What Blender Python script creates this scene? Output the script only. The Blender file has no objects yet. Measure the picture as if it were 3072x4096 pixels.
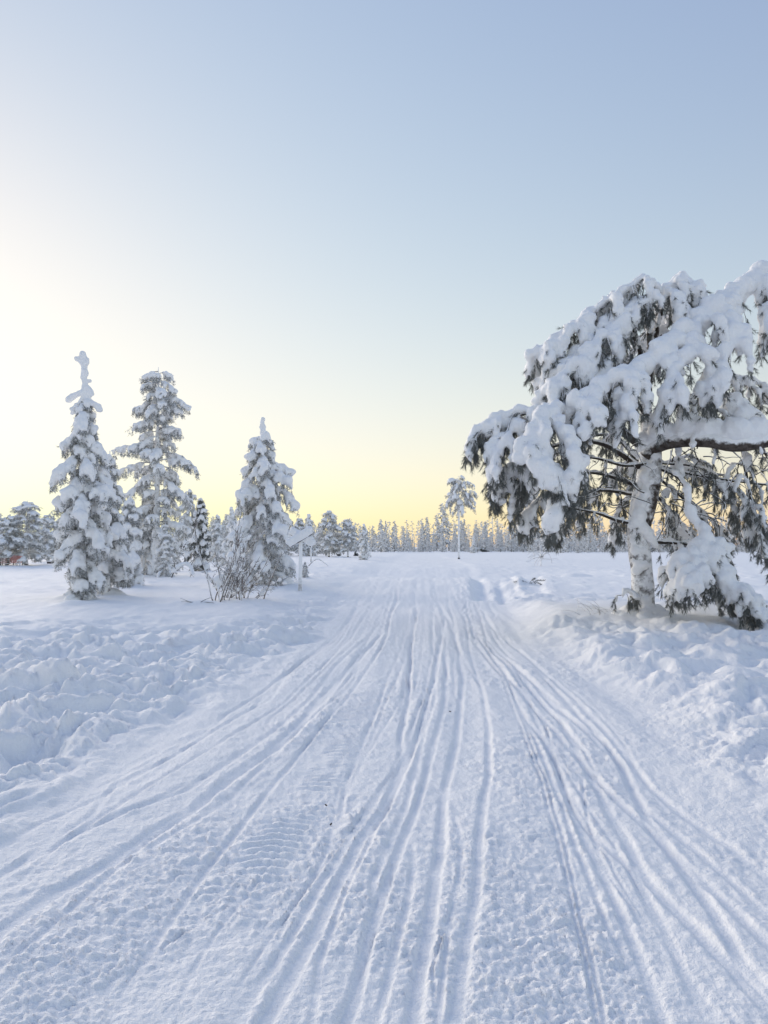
import bpy, math, random
import numpy as np

# ------------------------------------------------------------------ camera, sky, sun, exposure
SC = bpy.context.scene
COL = SC.collection
CAM_H, FPX, HORIZON = 1.55, 769.0, 547.0          # eye height, focal length and horizon row of a 768 x 1024 frame
PITCH = math.atan((HORIZON - 512.0) / FPX)
cam_d = bpy.data.cameras.new('camera')
cam = bpy.data.objects.new('camera', cam_d)
COL.objects.link(cam)
cam.location = (0, 0, CAM_H)
cam.rotation_euler = (math.pi / 2 + PITCH, 0, 0)
cam_d.angle = 2 * math.atan(512.0 / FPX)
cam_d.clip_start, cam_d.clip_end = 0.05, 20000
SC.camera = cam

SUN_EL, SUN_AZ = math.radians(9.0), math.radians(-38.0)   # azimuth measured from +Y towards +X
world = bpy.data.worlds.new('World')
SC.world = world
world.use_nodes = True
wn, wl = world.node_tree.nodes, world.node_tree.links
bg = wn['Background']
bg.inputs['Strength'].default_value = 0.15
sky = wn.new('ShaderNodeTexSky')
sky.sky_type = 'NISHITA'
sky.sun_disc = False
sky.sun_elevation, sky.sun_rotation = SUN_EL, SUN_AZ
sky.air_density, sky.dust_density, sky.ozone_density, sky.altitude = 1.5, 0.5, 1.0, 100
sep = wn.new('ShaderNodeSeparateColor')
comb = wn.new('ShaderNodeCombineColor')
wl.new(sky.outputs[0], sep.inputs[0])


def wmath(op, a, b=None):
    n = wn.new('ShaderNodeMath')
    n.operation = op
    for i, v in enumerate((a, b)):
        if v is None:
            continue
        if isinstance(v, (int, float)):
            n.inputs[i].default_value = v
        else:
            wl.new(v, n.inputs[i])
    return n.outputs[0]


# soft shoulder on the whole sky (the photograph's highlight roll-off) and white balance
SKY_GAIN = (math.exp(-1.005 + 0.02), math.exp(-1.005 - 0.02), math.exp(-1.005 - 0.02))
SKY_TOP = 0.98
SKY_LIFT = (0.080, 0.100, 0.30)      # light thrown back into the air by the snow fields
for i in range(3):
    c = wmath('POWER', wmath('MULTIPLY', sep.outputs[i], SKY_GAIN[i]), 1.175)
    c = wmath('EXPONENT', wmath('MULTIPLY', c, -1 / 1.35))
    c = wmath('SUBTRACT', SKY_TOP, wmath('MULTIPLY', c, SKY_TOP - SKY_LIFT[i]))
    c = wmath('MULTIPLY', c, 1.0 / 0.15)
    wl.new(c, comb.inputs[i])
wl.new(comb.outputs[0], bg.inputs['Color'])

sun_d = bpy.data.lights.new('sun', 'SUN')
sun_d.energy, sun_d.angle, sun_d.color = 3.2, math.radians(55), (1.0, 0.87, 0.72)
sun = bpy.data.objects.new('sun', sun_d)
COL.objects.link(sun)
SUN_LAMP_EL = SUN_EL
sun.rotation_euler = (math.pi / 2 - SUN_LAMP_EL, 0, math.pi - SUN_AZ)

SC.view_settings.view_transform = 'Standard'
SC.view_settings.look = 'None'
SC.view_settings.exposure = 0.2
SC.view_settings.gamma = 1.0
SC.view_settings.use_curve_mapping = False
SC.cycles.max_bounces = 6
SC.cycles.diffuse_bounces = 4

# ------------------------------------------------------------------ helpers
RS = np.random.default_rng(7)
CP, SP = math.cos(PITCH), math.sin(PITCH)


def at(px, py, Y):
    """point at forward distance Y seen at pixel (px, py) of the 768 x 1024 frame"""
    a, b = (px - 384.0) / FPX, (512.0 - py) / FPX
    d = np.array([a, CP - b * SP, SP + b * CP])
    return np.array([0, 0, CAM_H]) + d * (Y / d[1])


def nrm(v):
    v = np.asarray(v, float)
    return v / np.maximum(np.linalg.norm(v, axis=-1, keepdims=True), 1e-9)


def sstep(a, b, x):
    t = np.clip((x - a) / (b - a), 0, 1)
    return t * t * (3 - 2 * t)


PERM = RS.permutation(4096)
GA = RS.uniform(0, 2 * math.pi, 4096)
GX, GY = np.cos(GA), np.sin(GA)


def _h(ix, iy):
    return PERM[(PERM[ix & 4095] + iy) & 4095]


def perlin(x, y):
    x0, y0 = np.floor(x).astype(np.int64), np.floor(y).astype(np.int64)
    fx, fy = x - x0, y - y0
    u, v = fx * fx * fx * (fx * (fx * 6 - 15) + 10), fy * fy * fy * (fy * (fy * 6 - 15) + 10)

    def g(i, j):
        k = _h(x0 + i, y0 + j)
        return GX[k] * (fx - i) + GY[k] * (fy - j)
    a = g(0, 0) * (1 - u) + g(1, 0) * u
    b = g(0, 1) * (1 - u) + g(1, 1) * u
    return (a * (1 - v) + b * v) * 1.5


def fbm(x, y, oct=4, gain=.5, lac=2.03):
    s, a = 0, 1
    for o in range(oct):
        s = s + a * perlin(x + 17.3 * o, y - 9.1 * o)
        x, y, a = x * lac, y * lac, a * gain
    return s


RX, RY, RZ = RS.random(4096), RS.random(4096), RS.random(4096)


def clumps(x, y, keep=1.0):
    """rounded clods: height of the tallest dome over each point, cells of size 1"""
    x0, y0 = np.floor(x).astype(np.int64), np.floor(y).astype(np.int64)
    best = np.zeros_like(x)
    for i in (-1, 0, 1):
        for j in (-1, 0, 1):
            k = _h(x0 + i, y0 + j)
            r = .35 + .4 * RZ[k]
            d2 = ((x0 + i + RX[k] - x) ** 2 + (y0 + j + RY[k] - y) ** 2) / (r * r)
            hgt = np.where(RZ[(k * 7 + 3) & 4095] < keep, np.sqrt(np.clip(1 - d2, 0, 1)) * r, 0)
            best = np.maximum(best, hgt)
    return best


def tag(o, label=None, cat=None, group=None, kind=None):
    for k, v in (('label', label), ('category', cat), ('group', group), ('kind', kind)):
        if v:
            o[k] = v
    return o


def make_mesh(name, V, F, mats, midx=None, smooth=True):
    V = np.ascontiguousarray(V, np.float32)
    F = np.ascontiguousarray(F, np.int32)
    k = F.shape[1]
    me = bpy.data.meshes.new(name)
    me.vertices.add(len(V))
    me.vertices.foreach_set('co', V.ravel())
    me.loops.add(F.size)
    me.loops.foreach_set('vertex_index', F.ravel())
    me.polygons.add(len(F))
    me.polygons.foreach_set('loop_start', np.arange(0, F.size, k, dtype=np.int32))
    me.polygons.foreach_set('use_smooth', np.full(len(F), smooth))
    for m in (mats if isinstance(mats, (list, tuple)) else [mats]):
        me.materials.append(m)
    if midx is not None:
        me.polygons.foreach_set('material_index', np.ascontiguousarray(midx, np.int32))
    me.update(calc_edges=True)
    return me


def link(name, me, parent=None, loc=None):
    o = bpy.data.objects.new(name, me)
    COL.objects.link(o)
    if parent is not None:
        o.parent = parent
    if loc is not None:
        o.location = [float(c) for c in loc]
    return o


class Geo:
    """collects triangles, each with a material slot"""

    def __init__(self):
        self.v, self.f, self.m, self.n = [], [], [], 0

    def add(self, V, F, m=0):
        if len(F) == 0:
            return
        self.v.append(np.asarray(V, float))
        self.f.append(np.asarray(F) + self.n)
        self.m.append(np.full(len(F), m))
        self.n += len(V)

    def mesh(self, name, mats, smooth=True):
        return make_mesh(name, np.vstack(self.v), np.vstack(self.f), mats, np.concatenate(self.m), smooth)


def tube(path, radii, sides=5, cap=True):
    P = np.asarray(path, float)
    R = np.broadcast_to(np.asarray(radii, float), (len(P),))
    T = nrm(np.gradient(P, axis=0))
    ref = np.where(np.abs(T[:, 2:3]) > .9, [[1, 0, 0]], [[0, 0, 1]])
    A = nrm(np.cross(T, ref))
    for i in range(1, len(A)):
        a = A[i - 1] - T[i] * np.dot(A[i - 1], T[i])
        A[i] = nrm(a)
    B = np.cross(T, A)
    th = np.arange(sides) * 2 * math.pi / sides
    V = P[:, None] + R[:, None, None] * (np.cos(th)[None, :, None] * A[:, None] + np.sin(th)[None, :, None] * B[:, None])
    n = len(P)
    V = V.reshape(-1, 3)
    i, j = np.meshgrid(np.arange(n - 1), np.arange(sides), indexing='ij')
    a, b = i * sides + j, i * sides + (j + 1) % sides
    F = np.concatenate([np.stack([a, b, b + sides], -1).reshape(-1, 3), np.stack([a, b + sides, a + sides], -1).reshape(-1, 3)])
    if cap:
        V = np.vstack([V, P[:1], P[-1:]])
        k = np.arange(sides)
        kn = (k + 1) % sides
        F = np.vstack([F, np.stack([kn, k, np.full(sides, n * sides)], -1),
                       np.stack([(n - 1) * sides + k, (n - 1) * sides + kn, np.full(sides, n * sides + 1)], -1)])
    return V, F


def spline(ctrl, n):
    """Catmull-Rom through control points"""
    C = np.asarray(ctrl, float)
    C = np.vstack([2 * C[0] - C[1], C, 2 * C[-1] - C[-2]])
    t = np.linspace(0, len(C) - 3 - 1e-6, n)
    i = t.astype(int)
    u = (t - i)[:, None]
    p0, p1, p2, p3 = C[i], C[i + 1], C[i + 2], C[i + 3]
    return .5 * (2 * p1 + (p2 - p0) * u + (2 * p0 - 5 * p1 + 4 * p2 - p3) * u ** 2 + (3 * p1 - p0 - 3 * p2 + p3) * u ** 3)


def ico(sub):
    p = (1 + 5 ** .5) / 2
    V = [(-1, p, 0), (1, p, 0), (-1, -p, 0), (1, -p, 0), (0, -1, p), (0, 1, p), (0, -1, -p), (0, 1, -p), (p, 0, -1), (p, 0, 1), (-p, 0, -1), (-p, 0, 1)]
    F = [(0, 11, 5), (0, 5, 1), (0, 1, 7), (0, 7, 10), (0, 10, 11), (1, 5, 9), (5, 11, 4), (11, 10, 2), (10, 7, 6), (7, 1, 8),
         (3, 9, 4), (3, 4, 2), (3, 2, 6), (3, 6, 8), (3, 8, 9), (4, 9, 5), (2, 4, 11), (6, 2, 10), (8, 6, 7), (9, 8, 1)]
    V = [nrm(v) for v in V]
    for _ in range(sub):
        cache, G = {}, []

        def mid(a, b):
            k = (min(a, b), max(a, b))
            if k not in cache:
                cache[k] = len(V)
                V.append(nrm(V[a] + V[b]))
            return cache[k]
        for a, b, c in F:
            ab, bc, ca = mid(a, b), mid(b, c), mid(c, a)
            G += [(a, ab, ca), (b, bc, ab), (c, ca, bc), (ab, bc, ca)]
        F = G
    return np.array(V), np.array(F)


ICO0, ICO1 = ico(0), ico(1)


def balls(C, R, ic=ICO1, squash=1.0, jitter=0.0, rng=RS):
    C, R = np.asarray(C, float), np.asarray(R, float)
    V0, F0 = ic
    m = len(V0)
    S = V0[None] * R[:, None, None] * np.array([1, 1, squash])
    if jitter:
        S = S * (1 + rng.uniform(-jitter, jitter, (len(C), m, 1)))
    V = (C[:, None] + S).reshape(-1, 3)
    F = (F0[None] + (np.arange(len(C)) * m)[:, None, None]).reshape(-1, 3)
    return V, F


def needles(P, A, n, ln, nl, w, rng, spread=(25, 75)):
    """n needles on each tuft: P base points, A unit axes, ln tuft length, nl needle length, w needle width"""
    P, A = np.asarray(P, float), nrm(A)
    M = len(P)
    ln = np.broadcast_to(ln, (M,))
    ref = np.where(np.abs(A[:, 2:3]) > .9, [[1., 0, 0]], [[0, 0, 1.]])
    U = nrm(np.cross(A, ref))
    W = np.cross(A, U)
    th = rng.uniform(0, 2 * math.pi, (M, n))
    al = np.radians(rng.uniform(spread[0], spread[1], (M, n)))
    s = rng.uniform(0, 1, (M, n))
    base = P[:, None] + A[:, None] * (s * ln[:, None])[..., None]
    rad = np.cos(th)[..., None] * U[:, None] + np.sin(th)[..., None] * W[:, None]
    D = A[:, None] * np.cos(al)[..., None] + rad * np.sin(al)[..., None]
    L = nl * rng.uniform(.7, 1.2, (M, n))[..., None]
    side = np.cross(D, rng.normal(size=(M, n, 3)))
    side = nrm(side) * w * .5
    V = np.stack([base - side, base + side, base + D * L], 2).reshape(-1, 3)
    return V, np.arange(len(V)).reshape(-1, 3)


REMESH = []
CLOUDS = bpy.data.textures.new('snow_lumps', 'CLOUDS')
CLOUDS.noise_scale, CLOUDS.noise_depth = .11, 3


def snow_object(name, C, R, voxel, parent, mat, smooth=3, loc=None, squash=1.0, extra=None, rough=.05):
    """snow load: the union of many balls grown together into one skin (voxel remesh), finished in one pass later"""
    g = Geo()
    g.add(*balls(C, R, ICO1, squash))
    if extra is not None:
        g.add(*extra)
    me = make_mesh(name, np.vstack(g.v), np.vstack(g.f), [mat])
    o = link(name, me, parent, loc)
    m = o.modifiers.new('r', 'REMESH')
    m.mode, m.voxel_size, m.use_smooth_shade = 'VOXEL', voxel, True
    if smooth:
        s = o.modifiers.new('s', 'SMOOTH')
        s.factor, s.iterations = .5, smooth
    if rough:
        d = o.modifiers.new('d', 'DISPLACE')
        d.texture, d.strength, d.mid_level, d.texture_coords = CLOUDS, rough, .5, 'LOCAL'
    REMESH.append((o, mat))
    return o


def finish_remesh():
    bpy.context.view_layer.update()
    dg = bpy.context.evaluated_depsgraph_get()
    done = []
    for o, mat in REMESH:
        done.append(bpy.data.meshes.new_from_object(o.evaluated_get(dg)))
    for (o, mat), me in zip(REMESH, done):
        old = o.data
        o.modifiers.clear()
        o.data = me
        if not me.materials:
            me.materials.append(mat)
        me.name = old.name
    REMESH.clear()


# ------------------------------------------------------------------ materials
def new_mat(name):
    m = bpy.data.materials.new(name)
    m.use_nodes = True
    n, l = m.node_tree.nodes, m.node_tree.links
    return m, n, l, n['Principled BSDF']


def noise_node(n, l, scale, detail=4, rough=.55, coord='Object'):
    tc = n.new('ShaderNodeTexCoord')
    t = n.new('ShaderNodeTexNoise')
    t.inputs['Scale'].default_value = scale
    t.inputs['Detail'].default_value = detail
    t.inputs['Roughness'].default_value = rough
    l.new(tc.outputs[coord], t.inputs['Vector'])
    return t


def ramp(n, l, src, p0, p1, c0=(0, 0, 0, 1), c1=(1, 1, 1, 1)):
    r = n.new('ShaderNodeValToRGB')
    r.color_ramp.elements[0].position, r.color_ramp.elements[1].position = p0, p1
    r.color_ramp.elements[0].color, r.color_ramp.elements[1].color = c0, c1
    l.new(src, r.inputs[0])
    return r.outputs[0]


def mixc(n, l, fac, a, b):
    m = n.new('ShaderNodeMix')
    m.data_type = 'RGBA'
    for s, v in ((m.inputs[0], fac), (m.inputs[6], a), (m.inputs[7], b)):
        if hasattr(v, 'is_output'):
            l.new(v, s)
        else:
            s.default_value = v if isinstance(v, (int, float)) else (*v, 1)
    return m.outputs[2]


SNOW_RGB = (0.95, 0.955, 0.96)


def snow_material(name, bumps, rgb=SNOW_RGB):
    m, n, l, p = new_mat(name)
    p.inputs['Base Color'].default_value = (*rgb, 1)
    p.inputs['Roughness'].default_value = .72
    p.inputs['Specular IOR Level'].default_value = .18
    prev = None
    for scale, dist, detail in bumps:
        t = noise_node(n, l, scale, detail, .6)
        b = n.new('ShaderNodeBump')
        b.inputs['Strength'].default_value = 1.0
        b.inputs['Distance'].default_value = dist
        l.new(t.outputs['Fac'], b.inputs['Height'])
        if prev is not None:
            l.new(prev, b.inputs['Normal'])
        prev = b.outputs[0]
    l.new(prev, p.inputs['Normal'])
    return m


def frosted(name, dark, dark2, snow_amount, nscale, top=(.25, .75), rough=.85, base_frost=0.0, bump=None):
    """bark or needles carrying frost: white where the face looks up or where the rime patches sit"""
    m, n, l, p = new_mat(name)
    p.inputs['Roughness'].default_value = rough
    p.inputs['Specular IOR Level'].default_value = .15
    t = noise_node(n, l, nscale, 5, .65)
    body = mixc(n, l, ramp(n, l, t.outputs['Fac'], .35, .65), dark, dark2)
    geo = n.new('ShaderNodeNewGeometry')
    sx = n.new('ShaderNodeSeparateXYZ')
    l.new(geo.outputs['Normal'], sx.inputs[0])
    t2 = noise_node(n, l, nscale * .6, 4, .7)
    add = n.new('ShaderNodeMath')
    add.operation = 'MULTIPLY_ADD'
    l.new(t2.outputs['Fac'], add.inputs[0])
    add.inputs[1].default_value = 1.6
    l.new(sx.outputs['Z'], add.inputs[2])
    fac = ramp(n, l, add.outputs[0], .8 + top[0] * .8 - snow_amount, .8 + top[1] * .8 - snow_amount,
               (base_frost, base_frost, base_frost, 1))
    l.new(mixc(n, l, fac, body, SNOW_RGB), p.inputs['Base Color'])
    if bump:
        b = n.new('ShaderNodeBump')
        b.inputs['Distance'].default_value = bump
        l.new(t.outputs['Fac'], b.inputs['Height'])
        l.new(b.outputs[0], p.inputs['Normal'])
    return m


M_GROUND = snow_material('snow_ground', [(38, .012, 4), (160, .004, 3)])
M_SNOW = snow_material('snow_on_trees', [(9, .03, 3), (45, .012, 4)])
M_SNOWF = snow_material('snow_far', [(3, .08, 3)])
M_BARK = frosted('bark_dusted', (.035, .028, .024), (.085, .072, .062), .05, 14, bump=.02)
M_TWIG = frosted('twig_dusted', (.03, .025, .022), (.07, .06, .052), .15, 9)
M_TRUNKW = frosted('trunk_plastered', (.05, .042, .036), (.12, .10, .09), .62, 5, bump=.02)
M_TRUNKP = frosted('trunk_pine', (.045, .036, .03), (.13, .11, .098), .48, 11, bump=.035)
M_NEEDLE = frosted('needles_dark', (.022, .030, .022), (.06, .068, .052), -.05, 5, base_frost=.13)
M_NEEDLES = frosted('needles_frosted', (.035, .042, .034), (.075, .085, .068), .02, 4, base_frost=.22)
M_NEEDLEM = frosted('needles_rimed', (.035, .042, .032), (.07, .08, .06), .1, 3, base_frost=.25)
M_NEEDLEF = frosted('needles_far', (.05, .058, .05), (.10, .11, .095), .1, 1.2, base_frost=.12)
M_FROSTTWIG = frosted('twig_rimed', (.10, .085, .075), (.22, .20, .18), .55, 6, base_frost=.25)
M_GREYWOOD = frosted('grey_wood', (.16, .15, .14), (.28, .26, .24), .25, 8)
M_DARKWOOD = frosted('dark_wood', (.045, .035, .03), (.09, .07, .06), -.3, 8)
M_POSTW = frosted('post_plastered', (.20, .18, .16), (.30, .28, .26), .75, 6, base_frost=.3)
m_, n_, l_, p_ = new_mat('fence_net_pink')
p_.inputs['Base Color'].default_value = (.80, .36, .32, 1)
p_.inputs['Roughness'].default_value = .6
M_NET = m_

# ------------------------------------------------------------------ terrain
# ruts traced on the snow: (pixels in the 768 x 1024 frame), width m, depth m, berm m


def c1(*p): return [(x * .2315, 575 + y * .2315) for x, y in p]
def c2(*p): return [(384 + x * .2315, 575 + y * .2315) for x, y in p]
def c3(*p): return [(x * .2315, 800 + y * .2315) for x, y in p]
def c4(*p): return [(384 + x * .2315, 800 + y * .2315) for x, y in p]


RUTS = [
    # left fan
    (c1((1600, 140), (1500, 215), (1400, 300), (1300, 370), (1220, 450), (1170, 530), (1050, 590), (850, 715), (650, 830), (430, 960)) + c3((180, 100), (0, 205)), .10, .035, .02),
    (c1((1640, 220), (1560, 300), (1450, 390), (1400, 455), (1330, 540), (1220, 640), (1110, 720), (980, 810), (800, 930)) + c3((520, 60), (250, 190), (0, 330)), .12, .04, .03),
    (c1((1650, 260), (1580, 330), (1480, 430), (1420, 500), (1300, 640), (1160, 760), (1000, 870)) + c3((860, 20), (700, 115), (450, 290), (200, 440), (0, 585)), .20, .075, .035),
    (c1((1480, 500), (1370, 600), (1240, 720), (1130, 830)) + c3((960, 20), (760, 140), (520, 290), (250, 530), (0, 745)), .09, .03, .02),
    (c1((1100, 560), (900, 690), (700, 800), (500, 900)) + c3((400, 60), (200, 200), (0, 320)), .08, .03, .02),
    # centre
    (c2((215, 20), (230, 110), (262, 200), (242, 300), (205, 480), (150, 680), (60, 860)) + c3((1659, 40), (1560, 170), (1480, 330), (1370, 560), (1240, 790), (1140, 968)), .14, .075, .03),
    (c2((200, 150), (215, 300), (180, 480), (120, 680), (30, 860)) + c3((1600, 40), (1500, 190), (1400, 350), (1270, 560), (1120, 800), (1030, 968)), .10, .03, .02),
    (c2((262, 210), (270, 420), (255, 580), (200, 780), (150, 972)) + c4((90, 150), (40, 270), (0, 370)) + c3((1590, 600), (1540, 800), (1480, 968)), .11, .06, .03),
    (c2((240, 130), (290, 230), (325, 330), (340, 460), (320, 660), (280, 850)) + c4((250, 0), (240, 200), (210, 430), (180, 650), (130, 968)), .13, .07, .03),
    (c2((290, 60), (350, 210), (380, 370), (420, 480), (450, 640), (455, 850)) + c4((430, 0), (410, 200), (390, 440), (350, 650), (300, 968)), .11, .05, .03),
    (c4((330, 150), (320, 330), (280, 560), (230, 968)), .06, .018, .01),
    (c4((130, 280), (90, 470), (40, 680), (0, 850)) + c3((1640, 900), (1620, 968)), .08, .03, .02),
    # right fan
    (c2((300, 100), (370, 240), (480, 380), (560, 560), (640, 780), (700, 940)) + c4((760, 200), (825, 470), (875, 660), (930, 968)), .045, .035, .018),
    (c2((310, 100), (385, 240), (500, 380), (580, 560), (660, 780), (722, 940)) + c4((785, 200), (850, 470), (902, 660), (965, 968)), .045, .035, .018),
    (c2((350, 200), (420, 290), (520, 370), (575, 450), (640, 580), (700, 720), (770, 900)) + c4((820, 60), (880, 180), (980, 380), (1050, 550), (1130, 750), (1220, 968)), .10, .05, .03),
    (c2((640, 640), (740, 800), (800, 940)) + c4((880, 110), (930, 170), (1060, 280), (1150, 430), (1210, 550), (1290, 740)), .10, .045, .025),
    (c2((530, 350), (640, 490), (760, 620), (850, 780), (930, 940)) + c4((960, 40), (1040, 170), (1090, 270), (1150, 350), (1270, 470), (1400, 600), (1530, 730)), .13, .06, .035),
    (c2((600, 420), (740, 560), (870, 660), (960, 720), (1030, 820), (1090, 960)) + c4((1120, 60), (1200, 180), (1330, 350), (1420, 470), (1490, 590), (1560, 700)), .13, .075, .04),
    (c2((690, 440), (800, 560), (930, 690), (1060, 860)) + c4((1130, 30), (1350, 210), (1500, 350), (1659, 500)), .11, .04, .03),
    (c2((430, 300), (520, 430), (600, 600), (690, 800)) + c4((800, 120), (870, 300), (960, 520)), .07, .03, .02),
    (c2((560, 300), (700, 430), (830, 540), (980, 700), (1150, 900)) + c4((1300, 60), (1500, 200)), .12, .04, .03),
    # small ones on the left half of the trail
    (c2((120, 60), (130, 200), (100, 340), (80, 520), (0, 650)) + c1((1560, 800), (1480, 960)), .07, .02, .015),
    (c2((60, 80), (40, 200), (60, 420), (0, 560)) + c1((1600, 720), (1460, 920)), .06, .018, .012),
    (c2((25, 60), (0, 160)) + c1((1600, 260), (1540, 420), (1400, 640), (1250, 820)), .06, .018, .012),
    (c3((1200, 230), (1050, 440), (950, 570), (840, 740)), .05, .022, .018),
    (c3((1420, 190), (1330, 360), (1230, 520)), .06, .02, .014),
    (c2((170, 20), (180, 110), (170, 250), (150, 420), (90, 640)), .07, .025, .015),
    (c2((95, 20), (75, 100), (20, 180)), .12, .05, .02),
    (c2((50, 20), (30, 110), (5, 180)), .12, .05, .02),
    (c2((330, 30), (390, 130), (420, 250), (470, 330)), .10, .04, .02),
    # trenches thrown up beside the crest, right of the trail
    (c2((400, -10), (410, 40), (430, 110)), .35, .16, .10),
    (c2((455, 0), (450, 30), (480, 110)), .55, .26, .12),
    (c2((520, 0), (535, 60), (560, 130)), .40, .20, .12),
    (c2((630, 0), (640, 50), (640, 110)), .45, .20, .12),
    (c1((1450, -10), (1300, 30), (1180, 75)), .40, .12, .06),
]


def flat(px, py):
    p = at(px, py, 1.0) - np.array([0, 0, CAM_H])
    k = -CAM_H / min(p[2], -1e-4)
    return p[0] * k, k


RUT_XY = []
for pts, w, d, b in RUTS:
    q = np.array(sorted((flat(*p) for p in pts), key=lambda t: t[1]))
    sx_, sy_ = q[:, 0], q[:, 1]
    if w < .3:
        w, d, b = w * .24, d * .28, b * .20
    else:
        b *= .6
    RUT_XY.append((sy_, sx_, w, d, b))


_rr = np.random.default_rng(41)
for sy_, sx_, w, d, b in list(RUT_XY):
    if w > .3:
        continue
    for _ in range(2 if w > .02 else 1):
        a_, b_ = _rr.normal(0, .10), _rr.normal(0, .10)
        lo, hi = sorted(_rr.uniform(0, 1, 2))
        if hi - lo < .3:
            continue
        y0_, y1_ = np.exp(np.log(sy_[0]) + lo * (np.log(sy_[-1]) - np.log(sy_[0]))), np.exp(np.log(sy_[0]) + hi * (np.log(sy_[-1]) - np.log(sy_[0])))
        yy_ = np.exp(np.linspace(np.log(y0_), np.log(y1_), 9))
        xx_ = np.interp(yy_, sy_, sx_) + a_ + (b_ - a_) * np.linspace(0, 1, 9) + .02 * np.sin(yy_ * 2 + a_ * 40)
        RUT_XY.append((yy_, xx_, w * _rr.uniform(.35, .7), d * _rr.uniform(.3, .65), b * .7))
for _ in range(44):
    u0_ = _rr.uniform(-.95, .95)
    lo, hi = _rr.uniform(2.2, 14), _rr.uniform(14, 42)
    if _rr.random() < .4:
        lo, hi = _rr.uniform(6, 14), _rr.uniform(18, 44)
    yy_ = np.exp(np.linspace(np.log(lo), np.log(hi), 12))
    wl0, wr0 = np.interp(yy_, [2, 4.5, 7.8, 12.8, 20, 30, 60], [2.9, 2.6, 2.0, 1.65, 1.9, 2.5, 3.0]), np.interp(yy_, [2, 4.5, 7.8, 12.8, 20, 30, 60], [2.3, 1.9, 1.75, 1.45, 1.8, 2.6, 3.0])
    xx_ = .02 + .05 * yy_ + u0_ * np.where(u0_ < 0, wl0, wr0) + .03 * np.sin(yy_ * .6 + u0_ * 30)
    far_w = _rr.uniform(.012, .028)
    RUT_XY.append((yy_, xx_, far_w, far_w * _rr.uniform(.45, .9), far_w * .3))
TREAD = [([(165, 1010), (205, 950), (250, 880), (300, 800), (352, 715), (385, 650)], .18)]
TREAD = [(np.array(sorted((flat(*p) for p in pts), key=lambda t: t[1])), hw) for pts, hw in TREAD]


def trail_c(y):
    return .02 + .05 * y


def trail_w(y):
    wl_ = np.interp(y, [2, 4.5, 7.8, 12.8, 20, 30, 60, 200], [2.45, 2.2, 1.95, 1.65, 1.9, 2.5, 3.0, 3.0])
    wr_ = np.interp(y, [2, 4.5, 7.8, 12.8, 20, 30, 60, 200], [2.3, 1.9, 1.75, 1.45, 1.8, 2.6, 3.0, 3.0])
    return wl_, wr_


MOUNDS = [(-7.6, 21.5, .35, .22), (-7.9, 19.6, .5, .12), (-7.2, 18.0, .4, .10), (-4.4, 17.5, .6, .10), (5.2, 30, .7, .18), (9.5, 38, .8, .2)]


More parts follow.
